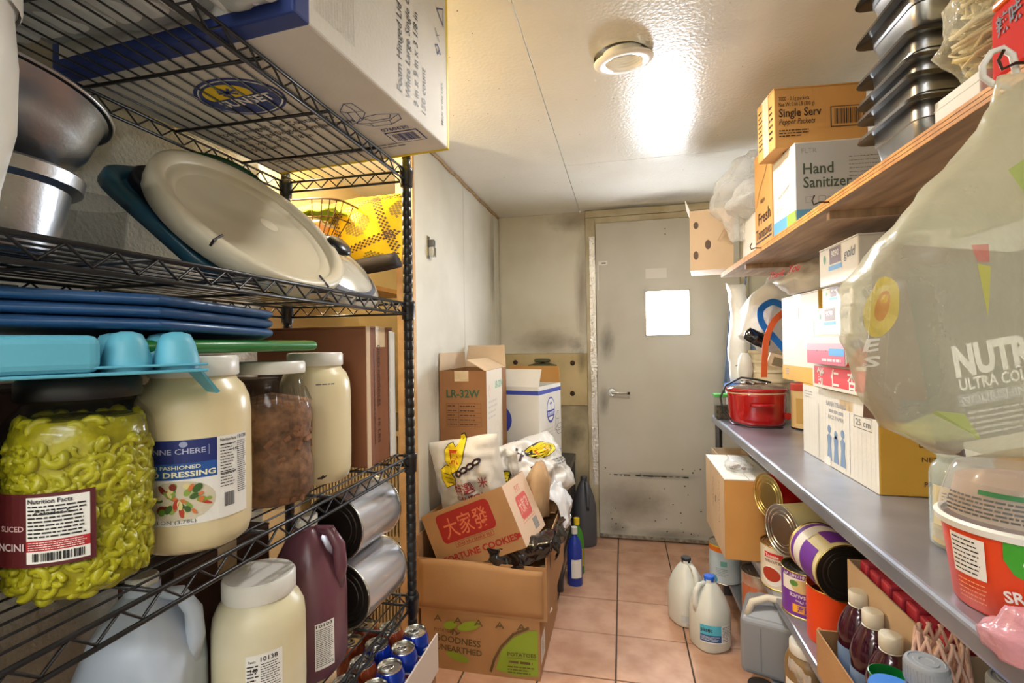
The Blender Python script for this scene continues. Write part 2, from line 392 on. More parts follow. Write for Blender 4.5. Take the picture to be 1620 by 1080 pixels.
# door
door_m = mat('door_paint', (196, 192, 180), .42, col2=(182, 176, 160), nscale=2.4, bump=.07, bscale=50, lo=.35, hi=.75)
frame_m = mat('frame_paint', (200, 190, 162), .5, col2=(168, 152, 116), nscale=6, bump=.12)
D1 = bpy.data.objects.new('door_1', None); C.objects.link(D1); D1['kind'] = 'structure'; D1.location = (0, YB, 0)
DX0, DX1, DZ = -.167, .745, 2.146
wx0, wx1, wz0, wz1 = .155, .437, 1.372, 1.672
b = MB().box(DX0, -.035, .012, wx0, .012, DZ).box(wx1, -.035, .012, DX1, .012, DZ).box(wx0, -.035, .012, wx1, .012, wz0).box(wx0, -.035, wz1, wx1, .012, DZ)
part('door_leaf', b, door_m, D1)
b = MB()
for q in ((wx0-.004, wz0-.004, wx1+.004, wz0+.006), (wx0-.004, wz1-.006, wx1+.004, wz1+.004), (wx0-.004, wz0, wx0+.006, wz1), (wx1-.006, wz0, wx1+.004, wz1)):
    b.box(q[0], -.039, q[1], q[2], -.034, q[3])
part('window_frame', b, door_m, D1, bevel=.001)
part('window_pane', MB().box(wx0, -.012, wz0, wx1, -.008, wz1), mat('pane_glass', (240, 246, 248), .02, alpha=.06, spec=.8), D1)
part('door_frame', MB().box(-.235, -.024, 0, DX0-.004, .05, 2.19).box(DX1+.004, -.024, 0, .795, .05, 2.19).box(DX0-.0039, -.024, DZ+.004, DX1+.0039, .05, 2.1895), frame_m, D1, bevel=.002)
part('door_stop', MB().box(DX0-.02, .0125, 0, DX0+.012, .03, DZ+.02).box(DX1-.012, .0125, 0, DX1+.02, .03, DZ+.02).box(DX0, .0125, DZ-.012, DX1, .03, DZ+.02).box(DX0, .0125, 0, DX1, .03, .03), frame_m, D1)
part('door_head_trim', MB().box(-.235, -.036, 2.191, .80, .004, 2.236), frame_m, D1, bevel=.003)
foil = mat('foil_tape', (226, 223, 215), .3, .6, col2=(140, 122, 98), nscale=38, bump=1, bscale=70, lo=.58, hi=.72)
fb = MB().grid(lambda u, v: (-.212+.04*u+.006*noise.noise(V((v*9, u*2, 0))), -.0265-.004*abs(noise.noise(V((u*4, v*60, 3)))), .36+1.70*v), 6, 160)
part('foil_tape', fb, foil, D1, thick=.0008)
lev = MB().lathe([(.0, -.014), (.024, -.013), (.027, -.008), (.028, 0)], 20, (-.072, -.036, .994), Matrix.Rotation(-PI/2, 4, 'X'))
lev2 = part('lever_handle', lev, chrome, D1, smooth=True)
part('lever_arm', MB().tube([(-.072, -.045, .994), (-.072, -.075, .994), (-.06, -.082, .994), (.03, -.082, .992)], [.009, .009, .0085, .008], 10), mat('satin_lever', (206, 202, 190), .3, .6), lev2, smooth='all')
part('lever_tip', MB().box(.03, -.09, .984, .045, -.074, 1.0), tin_dark, lev2, bevel=.002)
part('door_sticker', MB().box(.16, -.0356, 1.755, .295, -.035, 1.82), mat('faded_sticker', (214, 210, 200), .5), D1)
part('door_sticker', MB().box(-.15, -.0356, 1.86, -.09, -.035, 1.885), ink((226, 222, 212)), D1)
part('door_sticker', MB().box(-.155, -.0356, 1.69, -.15, -.035, 1.86), ink((226, 222, 212)), D1)
part('sticker_mark', MB().box(-.128, -.0358, 1.868, -.10, -.0357, 1.876), BLACK, D1)
grime = mat('grime', (120, 108, 88), .7, alpha=.6, col2=(84, 74, 60), nscale=30)
b = MB(); R = random.Random(9)
for k in range(60):
    x = -.10+.5*R.random(); r = R.uniform(.002, .006)
    b.box(x-r*2.5, -.0354, .437-r*.5+R.uniform(-.004, .004), x+r*2.5, -.0352, .437+r*.5)
for k in range(26):
    x = R.uniform(-.13, .5); z = R.uniform(.05, .5); r = R.uniform(.002, .005); b.box(x-r, -.0354, z-r, x+r, -.0352, z+r)
part('scuff_mark', b, grime, D1, kind='stuff')
part('kick_strip', MB().box(DX0, -.042, .012, DX1, -.034, .032), mat('sweep_metal', (170, 164, 150), .4, .4, col2=(110, 100, 84), nscale=40), D1)
for x, z in ((.29, 2.08), (.29, 2.045)): part('screw_hole', MB().lathe([(.004, 0), (.004, -.001)], 8, (x, -.0352, z), Matrix.Rotation(-PI/2, 4, 'X')), BLACK, D1)
def stain_mat(name, col, thr):
    m = bpy.data.materials.new(name); m.use_nodes = True; nt = m.node_tree; p = nt.nodes['Principled BSDF']; p.inputs['Base Color'].default_value = lin(col); p.inputs['Roughness'].default_value = .8
    tc = nt.nodes.new('ShaderNodeTexCoord'); ln = nt.nodes.new('ShaderNodeVectorMath'); ln.operation = 'LENGTH'; nt.links.new(tc.outputs['Object'], ln.inputs[0])
    n = nt.nodes.new('ShaderNodeTexNoise'); n.inputs['Scale'].default_value = 3.2; n.inputs['Detail'].default_value = 8; n.inputs['Roughness'].default_value = .7; nt.links.new(tc.outputs['Object'], n.inputs[0])
    a = nt.nodes.new('ShaderNodeMath'); a.operation = 'SUBTRACT'; nt.links.new(n.outputs['Fac'], a.inputs[0]); nt.links.new(ln.outputs['Value'], a.inputs[1])
    r = nt.nodes.new('ShaderNodeMapRange'); r.inputs[1].default_value = thr; r.inputs[2].default_value = thr+1.0; r.inputs[3].default_value = 0; r.inputs[4].default_value = .42; nt.links.new(a.outputs[0], r.inputs[0]); nt.links.new(r.outputs[0], p.inputs['Alpha'])
    return m
mold = stain_mat('mould_stain', (58, 58, 44), -.35); rusty = stain_mat('brown_stain', (112, 84, 52), -.4)
def stain(parent, c, sx, sz, m, ax='Y'):
    b = MB(); n = 24; b.add([(math.cos(2*PI*k/n), 0, math.sin(2*PI*k/n)) for k in range(n)], [tuple(range(n))])
    o = part('stain', b, m, parent); o.location = c; o.scale = (sx, 1, sz)
    if ax == 'X': o.rotation_euler = (0, 0, PI/2)
    if ax == 'Z': o.rotation_euler = (PI/2, 0, 0)
    return o
for c, sx, sz, m_ in (((-.10, -.0358, 1.33), .075, .17, mold), ((-.125, -.0358, .93), .05, .14, mold), ((-.06, -.0358, .07), .12, .09, mold), ((.28, -.0358, .05), .30, .06, mold), ((.22, -.0358, .44), .34, .035, mold), ((.05, -.0358, .25), .3, .2, rusty)): stain(D1, c, sx, sz, m_)
for c, sx, sz, m_ in (((-.275, YB-.0108, 1.20), .05, .12, mold), ((-.30, YB-.0045, 1.31), .07, .08, mold), ((-.27, YB-.0045, 1.7), .06, .45, rusty), ((-.33, YB-.0045, .70), .10, .14, mold), ((-.33, YB-.0045, 2.18), .2, .10, rusty), ((-.5, YB-.0045, 1.34), .3, .12, rusty)): stain(WB, c, sx, sz, m_)
stain(WLF, (XL+.0008, 3.25, 1.9), .12, .4, rusty, 'X'); stain(WLF, (XL+.0008, 2.2, 1.15), .14, .2, rusty, 'X')
stain(CEIL, (.1, 3.36, ZC-.0006), .5, .06, mold, 'Z'); stain(CEIL, (.3, 3.2, ZC-.0006), .35, .14, rusty, 'Z')
# recessed ceiling light with its trim hanging loose
t = thing('recessed_ceiling_light', 'round white recessed ceiling light with trim ring hanging loose below its hole', 'light', (.012, 1.605, ZC))
part('light_can', MB().lathe([(.088, 0), (.0875, .08), (.02, .10)], 32, cap=False), mat('can_inside', (150, 142, 122), .7), t, smooth=True)
Mt = Matrix.Translation((.006, -.012, -.02)) @ Matrix.Rotation(math.radians(9), 4, 'X') @ Matrix.Rotation(math.radians(-3), 4, 'Y')
part('trim_ring', MB().lathe([(.058, .03), (.058, .004), (.062, -.004), (.072, -.008), (.085, -.006), (.0925, .0), (.0935, .004), (.089, .006), (.066, .006), (.062, .03)], 48, cap=False, M=Mt), mat('trim_white', (244, 240, 228), .4), t, smooth=True)
b = MB()
for k in range(4): b.lathe([(.0575-.0025*k, .004+.007*k), (.055-.0025*k, .008+.007*k), (.055-.0025*k, .011+.007*k)], 40, cap=False, M=Mt)
part('baffle', b, mat('baffle_white', (226, 220, 204), .5), t, smooth=True)
part('lens', MB().lathe([(.0575, .032), (.0, .033)], 32, cap=False, M=Mt), mat('lens_white', (235, 232, 222), .4), t)
# wall catch on the left far wall
t = thing('door_catch', 'small chrome latch keeper screwed to the white left wall', 'latch', (XL, 2.10, 1.775))
part('plate', MB().box(.0, -.018, -.05, .004, .018, .055), chrome, t, bevel=.003)
part('keeper', MB().box(.004, -.004, -.04, .03, .03, .005), chrome, t, bevel=.004)
part('strike', MB().box(.004, .004, .008, .026, .03, .04), steel_d, t, bevel=.003)
for z in (-.04, .045): part('screw', MB().lathe([(.005, 0), (.003, .002)], 8, (.004, -.008, z), Matrix.Rotation(PI/2, 4, 'Y')), steel_d, t)

# ------------------------------------------------------------------ unseen housings added for the fill lights behind the camera
for y in (-.85, -2.0):
    t = thing('fill_light_housing', 'white ceiling housing added for the kitchen fill light, ' + ('nearer' if y > -1 else 'farther') + ' of two', 'light', (-.2, y, ZC))
    part('housing', MB().box(-.78, -.17, -.04, .78, .17, 0), wht_pl, t, bevel=.005)

# ------------------------------------------------------------------ side room
t = thing('wall_shelf', 'wooden shelf board in the lit side room under the yellow blanket', 'shelf', (-1.25, 1.95, 1.60))
part('board', MB().box(-.255, -.42, -.02, .19, .42, 0), jamb, t)
part('bracket', MB().box(-.255, -.3, -.12, -.235, -.28, -.02).box(-.255, -.3, -.04, .1, -.28, -.02), jamb, t)
blk = bpy.data.materials.new('yellow_woven_blanket'); blk.use_nodes = True
t = thing('patterned_blanket', 'yellow and brown woven blanket rolled on the side room shelf', 'blanket', (-1.03, 1.87, 1.60))
def blanket(u, v):
    e = max(0, math.sin(PI*min(1, max(0, u))))**.6*max(0, math.sin(PI*min(1, max(0, .12+.85*v))))**.5
    return (-.16+.32*u+.02*v, -.06-.085*e+.03*u+.012*noise.noise(V((u*3, v*3, 4))), .045+.27*v+.03*noise.noise(V((u*2, v*2, 1)))+.03*u)
part('cloth', MB().grid(blanket, 30, 30), mat('blanket_yellow', (240, 200, 22), .85, bump=.3, bscale=200), t, smooth='all', thick=.004)
def bsheet(u, v, l):
    p = V(blanket(u, v)); q = V(blanket(u+.01, v))-p; s_ = V(blanket(u, v+.01))-p; n = q.cross(s_).normalized()
    return p+n*(l+.003)
sh = Sheet(t, bsheet); br = ink((84, 58, 52))
def diamonds(pts, s_):
    vs = []; fs = []; c_, d_ = math.cos(.35), math.sin(.35)
    for a, b_ in pts:
        a, b_ = .5+(a-.5)*c_-(b_-.5)*d_, .5+(a-.5)*d_+(b_-.5)*c_
        if not (.02 < a < .98 and .02 < b_ < .98): continue
        k = len(vs); vs += [(a-s_, b_), (a, b_-s_), (a+s_, b_), (a, b_+s_)]; fs.append((k, k+1, k+2, k+3))
    return vs, fs
pts = []
for k in range(-8, 44):
    for c0 in (-.18, .24, .78, 1.2): pts += [(c0+(k % 2)*.024, k*.027), (c0+.05+(k % 2)*.024, k*.027)]
    for c0 in (-.15, .22, .74, 1.15): pts += [(k*.027, c0+(k % 2)*.024), (k*.027, c0+.05+(k % 2)*.024)]
vs, fs = diamonds(pts, .017); sh.out('woven_pattern', br, vs, fs, 0)['kind'] = 'stuff'
pts = []
for (ca, cb) in ((.54, .52), (0., .52), (1.06, .52), (.54, .0), (.54, 1.0), (0, 0), (1.06, 1.0), (0, 1.0), (1.06, 0)):
    for i in range(-4, 5):
        for j in range(-4, 5):
            if abs(i)+abs(j) < 6 and abs(i)+abs(j) > 0: pts.append((ca+i*.032, cb+j*.032))
vs, fs = diamonds(pts, .018); sh.out('woven_pattern', ink((150, 128, 44)), vs, fs, 0)['kind'] = 'stuff'
b = MB()
for k in range(3): b.tube([(-.13+.03*i, -.10+.02*k+.006*math.sin(i*.8+k), .030-.006*k+.004*i) for i in range(11)], .028-.006*k, 8)
part('rolled_edge', b, mat('blanket_dark', (50, 44, 44), .9), t, smooth='all')
# wire basket with cloths on a small box, in the side room
t = thing('small_carton', 'open brown carton under the wire basket on the side room shelf', 'box', (-1.20, 1.72, 1.60)); part('body', MB().box(-.1, -.1, 0, .1, .1, .15), card_o, t, bevel=.003)
part('flap', MB().hexa([(-.1, -.1, .15), (.1, -.1, .15), (.1, -.17, .12), (-.1, -.17, .12), (-.1, -.1, .153), (.1, -.1, .153), (.1, -.17, .123), (-.1, -.17, .123)]), card_o, t)
t = thing('wire_basket', 'brown wire basket holding folded cloths in the side room', 'basket', (-1.20, 1.72, 1.755))
b = MB(); 
def rr_(x, y, z, n=24): return [(x*math.copysign(abs(math.cos(2*PI*k/n))**.5, math.cos(2*PI*k/n)), y*math.copysign(abs(math.sin(2*PI*k/n))**.5, math.sin(2*PI*k/n)), z) for k in range(n)]
top = rr_(.19, .13, .12); bot = rr_(.12, .08, .0); mid = rr_(.165, .11, .06)
b.tube(top, .004, 6, True); b.tube(bot, .003, 6, True); b.tube(mid, .0022, 6, True)
for k in range(24): b.tube([bot[k], mid[k], top[k]], .0022, 5)
part('wire_frame', b, mat('brown_wire', (84, 54, 34), .45, .3), t)
for n_, c_, z_, x_ in (('folded_cloth', (160, 190, 60), .10, .03), ('folded_napkin', (238, 220, 190), .055, -.03)):
    tt = thing(n_, ('lime green cloth lying in the wire basket' if x_ > 0 else 'cream napkin pile lying in the wire basket'), 'cloth', (-1.20+x_, 1.72, 1.757+z_-.045))
    part('cloth', MB().grid(lambda u, v: ((u-.5)*.24, (v-.5)*.15, .035+.045*math.sin(u*PI)*math.sin(v*PI)+.012*noise.noise(V((u*6, v*6, x_)))), 16, 12), mat(n_, c_, .9, bump=.3), tt, smooth='all', thick=.006)
t = thing('vented_appliance', 'beige appliance front with vertical vent slats behind the shelf end', 'appliance', (-1.19, 2.05, 0))
beige = mat('beige_enamel', (206, 190, 158), .5, col2=(190, 172, 138), nscale=5)
part('cabinet', MB().box(-.25, .0, 0, .25, .4, .97), mat('appliance_inner', (110, 100, 84), .6), t)
for k in range(30): part('slat', MB().box(-.245+k*.0165, -.012, .06, -.2365+k*.0165, -.001, .93), beige, t)
for z in (.055, .45, .925): part('rail', MB().box(-.25, -.014, z, .25, -.0005, z+.02), beige, t)
t = thing('ceiling_bulb', 'bare warm light bulb in the side room', 'light', (-1.26, 1.5, ZC)); part('socket', MB().lathe([(.03, 0), (.03, -.02), (.018, -.025), (.018, -.06)], 16), wht_pl, t, smooth=True)
# ------------------------------------------------------------------ left wire shelving unit
SX0, SX1, SY0, SY1 = -.925, -.556, -.02, 1.215
LV = (1.80, 1.445, 1.04, .667)
t = thing('wire_shelving_unit', 'black wire shelving unit along the left wall', 'shelving', (0, 0, 0)); UNIT = t
for x, y in ((SX0, SY0), (SX1, SY0), (SX0, SY1), (SX1, SY1)):
    prof = [(.0127, .0)]; z = .02
    while z < 1.84: prof += [(.0127, z), (.0118, z+.0012), (.0118, z+.0028), (.0127, z+.004)]; z += .0254
    prof += [(.0127, 1.86), (.010, 1.868)]
    part('post', MB().lathe(prof, 14, (x, y, 0)), blackm, t, smooth=True)
def zig(b, p, q, h, n, r=.0022):
    p, q = V(p), V(q); pts = []
    for k in range(n+1): pts.append(p.lerp(q, k/n)+V((0, 0, -.004 if k % 2 else -h+.004)))
    b.tube(pts, r, 5)
for zi, z in enumerate(LV):
    b = MB(); h = .030
    for zz in (z-.003, z-h):
        b.tube([(SX1, SY0, zz), (SX1, SY1, zz)], .0033, 7); b.tube([(SX0, SY0, zz), (SX0, SY1, zz)], .0033, 7)
        b.tube([(SX0, SY0, zz), (SX1, SY0, zz)], .0033, 7); b.tube([(SX0, SY1, zz), (SX1, SY1, zz)], .0033, 7)
    sh_ = part('wire_shelf', b, blackm, t, smooth='all')
    b = MB()
    for x in (SX0, SX1): zig(b, (x, SY0+.02, z), (x, SY1-.02, z), h, 46)
    for y in (SY0, SY1): zig(b, (SX0+.02, y, z), (SX1-.02, y, z), h, 14)
    part('truss_wire', b, blackm, sh_, smooth='all')
    b = MB()
    for k in range(1, 12): b.tube([(SX0+(SX1-SX0)*k/12, SY0, z), (SX0+(SX1-SX0)*k/12, SY1, z)], .0018, 5)
    part('deck_wire', b, blackm, sh_, smooth='all')
    for y in (.117, .304, .49, .678, .863, 1.05): part('support_rod', MB().tube([(SX0, y, z-.005), (SX1, y, z-.005)], .0033, 7), blackm, sh_, smooth='all')
    for x, y in ((SX0, SY0), (SX1, SY0), (SX0, SY1), (SX1, SY1)):
        part('collar', MB().lathe([(.0128, -.045), (.0165, -.045), (.0175, -.012), (.0185, -.010), (.0185, .0), (.0165, .004), (.0128, .004)], 16, (x, y, z), cap=False), blackm, sh_, smooth=True)

# ---- top shelf: white carton of foam containers, wrapped packs beside it
bs = (.50, .525, .40); BX = thing('foam_container_carton', 'large white carton with blue and yellow edges on the top wire shelf', 'box', (-.672, .885, 1.8035), math.radians(-4.5))
x, y, z = bs[0]/2, bs[1]/2, bs[2]
part('body', MB().box(-x, -y, 0, x, y, z), card_w, BX, bevel=.004)
blue = ink((42, 62, 128)); yello = ink((226, 200, 30))
part('near_face', MB().box(-x+.02, -y-.0014, .02, x-.02, -y-.0009, z-.02), card_w, BX)
part('blue_edge', MB().box(-x-.0008, -y-.0008, -.0008, x+.0008, -y+.034, z+.0008), blue, BX, bevel=.004)
part('yellow_edge', MB().box(-x-.0008, y-.013, -.0008, x+.0008, y+.0008, z+.0008), yello, BX, bevel=.003)
def container_drawing(s, m, a, b, k, wd):
    L = [[(0, .2), (.1, .75), (.35, .98), (.5, .95), (.52, .55), (.3, .3), (0, .2)], [(.1, .75), (.2, .65), (.48, .62)], [(.2, .65), (.12, .3)], [(.35, .98), (.38, .7), (.3, .3)],
         [(.1, .2), (.3, .38), (.7, .42), (1.1, .3), (1.05, .1), (.75, -.05), (.35, -.02), (.1, .2)], [(.1, .2), (.35, .12), (.8, .12), (1.1, .3)], [(.35, .12), (.35, -.02)], [(.8, .12), (.75, -.05)], [(.35, .36), (.45, .2), (.85, .2), (.95, .34)]]
    s.strokes(m, [[(a+p*k, b+q*k) for p, q in l] for l in L], wd)
f = Sheet(BX, face(bs, 'bot'))
a, b_ = .235, .36      # bottom: u to the aisle, v towards the camera
f.disc(blue, a, b_, .088, .066, 0, 40, 'logo_badge'); f.disc(WHITE, a, b_, .082, .060, 1, 40, 'logo_badge'); f.disc(blue, a, b_, .079, .057, 2, 40, 'logo_badge')
f.disc(YEL, a-.012, b_+.018, .05, .032, 3, 32, 'logo_sun'); f.rect(blue, a-.072, b_-.024, a+.06, b_+.006, 4, 'logo_badge')
L = [[(a-.01, b_-.0), (a-.006, b_+.024)]]+[[(a-.006, b_+.024), (a-.006+.018*math.cos(w_), b_+.024+.014*math.sin(w_))] for w_ in (.2, .9, 1.7, 2.4, 3.0, 3.7, 5.6)]
f.strokes(blue, L, .005, 5, 'logo_palm')
f.text('SUNSET', WHITE, a+.005, b_-.020, .024, .118, .03, 6, 'c')
f.text('Foam Hinged Lid Containers', BLACK, .05, .235, .017, .30, .006); f.text('White Large Single Compartment', BLACK, .05, .205, .017, .33, .006); f.text('9 in x 9 in x 3 1/8 in', BLACK, .05, .175, .016, .2, .006); f.text('150 count', BLACK, .05, .147, .016, None, .006)
f.fine(GREY, .05, .06, .42, .085, 2, 1, .4)
f.text('0760630', blue, .405, .142, .014, .066, .012)
f.rect(blue, .402, .078, .482, .134, 0); f.rect(card_w, .405, .081, .479, .131, 1); f.barcode(blue, .415, .088, .470, .125, 2, 5)
container_drawing(f, blue, .365, .175, .105, .0016)
s_ = (bs[0], bs[1], bs[2]); fr = planar((x, y, 0), (0, 0, 1), (0, -1, 0)); f = Sheet(BX, fr)    # aisle face, text climbs upwards
for k, (tx, h) in enumerate((('Foam Hinged Lid Containers', .3), ('White Large Single Compartment', .335), ('9 in x 9 in x 3 1/8 in', .2), ('150 count', .10))):
    f.text(tx, BLACK, .03, .225-k*.034, .019, h, .006)
f.text('Made in the USA', BLACK, .045, .034, .010, .10, .006)
f.strokes(blue, [[(.20, .06), (.215, .05), (.222, .06), (.215, .072), (.20, .06)], [(.21, .05), (.208, .044)]], .003); f.strokes(GREY, [[(.235, .05), (.255, .07), (.24, .065), (.25, .05)]], .0018)
f.strokes(blue, [[(.285, .028), (.325, .028), (.305, .062), (.285, .028)]], .003)
f.fine(PALE, .03, .38, .38, .48, 14, 0, .25, 2, .1)
wrap = film('clear_wrap', (214, 222, 220), .42, .16, 30, .7)
foam = mat('white_foam', (226, 230, 228), .6, col2=(206, 214, 214), nscale=7)
for i, (lx, ly, sx, sy, sz, lab) in enumerate(((-.745, .375, .34, .46, .16, 'plastic wrapped pack of foam trays lying on the top wire shelf'), (-.505, .57, .10, .09, .30, 'shiny plastic wrapped white pack standing before the white carton'))):
    t = thing('wrapped_foam_pack', lab, 'pack', (lx, ly, 1.8045), .0)
    b = MB()
    for k in range(7 if i == 0 else 4):
        n_ = 7 if i == 0 else 4; q = sx/n_
        b.box(-sx/2+q*k+.003, -sy/2+.02, .004, -sx/2+q*(k+1)-.003, sy/2-.02, sz-.015-.01*(k % 2))
    part('foam_trays', b, foam, t, bevel=.012, seg=3)
    b = MB()
    def wr(u, v, sx=sx, sy=sy, sz=sz):
        a_ = 2*PI*u; q = 1/((abs(math.cos(a_))**5+abs(math.sin(a_))**5)**.2); e = math.sin(min(1, max(0, v))*PI)**.18
        return (sx/2*q*math.cos(a_)*1.02, (v-.5)*sy*1.08, sz/2+sz/2*q*math.sin(a_)*(.35+.65*e))
    b.grid(wr, 40, 30); b.shake(.009, 16, i, .001); part('wrapping', b, wrap, t, smooth='all')

# ---- second shelf
Z2 = LV[1]+.003
t = thing('steel_pot', 'shallow stainless pot with wide rim under the tilted steel bowl', 'pot', (-.775, .43, Z2))
part('body', MB().lathe([(.075, 0), (.083, .004), (.094, .05), (.10, .085), (.112, .09), (.115, .105), (.113, .108), (.108, .106), (.104, .092), (.096, .087), (.088, .045), (.076, .008), (.0, .006)], 48, cap=False), steel, t, smooth=True)
part('base', MB().lathe([(.0, .0005), (.076, .0005)], 48, cap=False), steel, t)
t = thing('steel_mixing_bowl', 'brushed steel mixing bowl tilted on its side above the pot', 'bowl', (-.80, .455, 1.548))
M_ = Matrix.Translation((0, 0, .080)) @ Matrix.Rotation(math.radians(-9), 4, 'X')
pr = [(.0, -.075), (.05, -.073), (.09, -.05), (.115, -.01), (.127, .035), (.137, .037), (.138, .041), (.126, .040), (.112, -.008), (.088, -.046), (.05, -.068), (.0, -.07)]
part('bowl_shell', MB().lathe(pr, 56, M=M_, cap=False), steel, t, smooth='all')
part('rim', MB().tube([M_ @ V((.133*math.cos(2*PI*k/56), .133*math.sin(2*PI*k/56), .039)) for k in range(56)], .004, 8, True), mat('dark_rim', (50, 50, 52), .3, .8), t, smooth='all')
t = thing('white_foam_container', 'white rounded plastic tub at the near end of the second shelf', 'container', (-.66, .33, Z2))
part('body', MB().lathe([(.05, 0), (.056, .004), (.06, .05), (.072, .11), (.074, .18), (.071, .235), (.074, .24), (.074, .25), (.0, .252)], 32, cap=False), wht_pl, t, smooth=True)
part('lid', MB().lathe([(.076, .236), (.0775, .24), (.0775, .258), (.07, .261), (.0, .262)], 32, cap=False), wht_pl, t, smooth=True)
def disc_frame(c, n, up=(0, 0, 1)):
    n = V(n).normalized(); xa = V(up).cross(n).normalized(); ya = n.cross(xa)
    return Matrix((( xa.x, ya.x, n.x, c[0]), (xa.y, ya.y, n.y, c[1]), (xa.z, ya.z, n.z, c[2]), (0, 0, 0, 1)))
t = thing('round_white_lid', 'large round cream plastic lid leaning on the second wire shelf', 'lid', (-.735, .875, 1.59))
M_ = disc_frame((0, 0, 0), (.728, -.107, .677))
cream = mat('cream_plastic', (222, 214, 190), .38, col2=(210, 200, 174), nscale=5)
part('rim', MB().lathe([(.170, -.004), (.176, .012), (.190, .014), (.198, .010), (.200, 0), (.198, -.026), (.193, -.027), (.194, .0), (.176, .0)], 72, M=M_, cap=False), cream, t, smooth='all')
part('top', MB().lathe([(.172, .0), (.166, -.003), (.160, -.002), (.150, -.009), (.148, -.010), (.0, -.010), (.0, -.013), (.152, -.013), (.174, -.006)], 72, M=M_, cap=False), cream, t, smooth='all')
part('brand_dot', MB().lathe([(.02, -.0094), (.0, -.0094)], 24, (M_ @ V((.05, .02, 0))), M=M_.to_3x3().to_4x4(), cap=False), mat('cream_shiny', (228, 220, 196), .25), t)
for a in (3.75, 4.95): 
    p = M_ @ V((.198*math.cos(a), .198*math.sin(a), 0)); q = M_ @ V((.172*math.cos(a), .172*math.sin(a), .0155))
    m_ = M_ @ V((.1995*math.cos(a), .1995*math.sin(a), .012)); part('pen_mark', MB().tube([p+(p-M_ @ V((0,0,0))).normalized()*.002, m_+(m_)*.01, q], .0022, 6), BLACK, t)
t = thing('green_rimmed_lid', 'round dark green lid standing behind the cream lid', 'lid', (-.875, .93, 1.60))
M_ = disc_frame((0, 0, .04), (.85, -.45, .35)); grn = mat('green_plastic', (24, 74, 42), .35)
part('rim', MB().lathe([(.125, 0), (.128, .012), (.138, .014), (.142, .006), (.142, -.012), (.136, -.012), (.136, .004), (.125, 0)], 60, M=M_, cap=False), grn, t, smooth='all')
part('top', MB().lathe([(.126, .002), (.0, .002), (.0, -.003), (.126, -.003)], 60, M=M_, cap=False), mat('clear_green', (120, 140, 120), .3), t, smooth=True)
def rr_lid(name, label, c, n, up, a, b_, m, h=.02, rad=.05, ridge=True):
    t = thing(name, label, 'lid', c); M_ = disc_frame((0, 0, 0), n, up); R_ = []
    def ring(s, z):
        pts = []
        for cx_, cy_, st in ((a-rad, b_-rad, 0), (-(a-rad), b_-rad, 1), (-(a-rad), -(b_-rad), 2), (a-rad, -(b_-rad), 3)):
            for k in range(6):
                w_ = (st+k/5)*PI/2; pts.append(M_ @ V(((cx_+rad*math.cos(w_))+ (s if True else 0)*math.cos(w_), (cy_+rad*math.sin(w_))+s*math.sin(w_), z)))
        return pts
    part('rim', MB().loft([ring(0, -h), ring(.004, -h), ring(.004, .0), ring(.0, .004), ring(-.018, .004), ring(-.024, -.004), ring(-.026, -.008), ring(-.02, -.0095), ring(-.004, -.004), ring(0, -h)], cap=False), m, t, smooth='all')
    part('panel', MB().loft([ring(-.025, -.005), ring(-.027, -.009)], cap=True), m, t)
    return t
bl_d = mat('teal_blue_lid', (46, 92, 112), .3, col2=(38, 78, 100), nscale=4)
rr_lid('blue_bin_lid', 'translucent dark blue bin lid leaning left of the cream lid', (-.808, .842, 1.596), (.749, -.075, .657), (-.644, -.303, .70), .16, .132, bl_d)
rr_lid('black_tray_lid', 'black rectangular lid leaning between the blue and cream lids', (-.800, .866, 1.613), (.749, -.075, .657), (-.644, -.303, .70), .145, .120, mat('black_lid', (20, 20, 24), .4))
t = thing('glass_pot_lid', 'grey domed pot lid with black knob behind the cream lid', 'lid', (-.695, 1.085, 1.490))
M_ = disc_frame((0, 0, .03), (.72, -.12, .68)); part('dome', MB().lathe([(.128, -.012), (.132, -.006), (.13, .002), (.10, .018), (.05, .03), (.0, .033)], 56, M=M_, cap=False), mat('pale_lid', (196, 192, 178), .22, .2), t, smooth='all', thick=.002)
part('band', MB().lathe([(.112, .0145), (.100, .0205)], 56, M=M_, cap=False), mat('slate_band', (96, 104, 122), .3), t, smooth='all')
part('knob', MB().lathe([(.012, .03), (.011, .045), (.030, .052), (.034, .06), (.028, .068), (.0, .07)], 28, M=M_ @ Matrix.Translation((.0, .03, -.006)), cap=False), mat('black_bakelite', (22, 22, 24), .3), t, smooth='all')
t = thing('clear_tub', 'clear plastic tub lying behind the blue lid', 'container', (-.86, .62, Z2))
part('body', MB().lathe([(.055, 0), (.06, .01), (.066, .10), (.07, .12), (.071, .125), (.066, .122), (.056, .012), (.0, .01)], 36, cap=False), clear, t, smooth='all')
t = thing('baking_sheet', 'thin dark tray lying flat on the second wire shelf', 'tray', (-.80, .55, Z2-.001))
part('pan', MB().box(-.11, -.28, .0, .10, .0, .002), mat('dark_pan', (44, 42, 44), .35, .6), t)
t.location.z = LV[1]-.034 - .004; t.location.y = .44

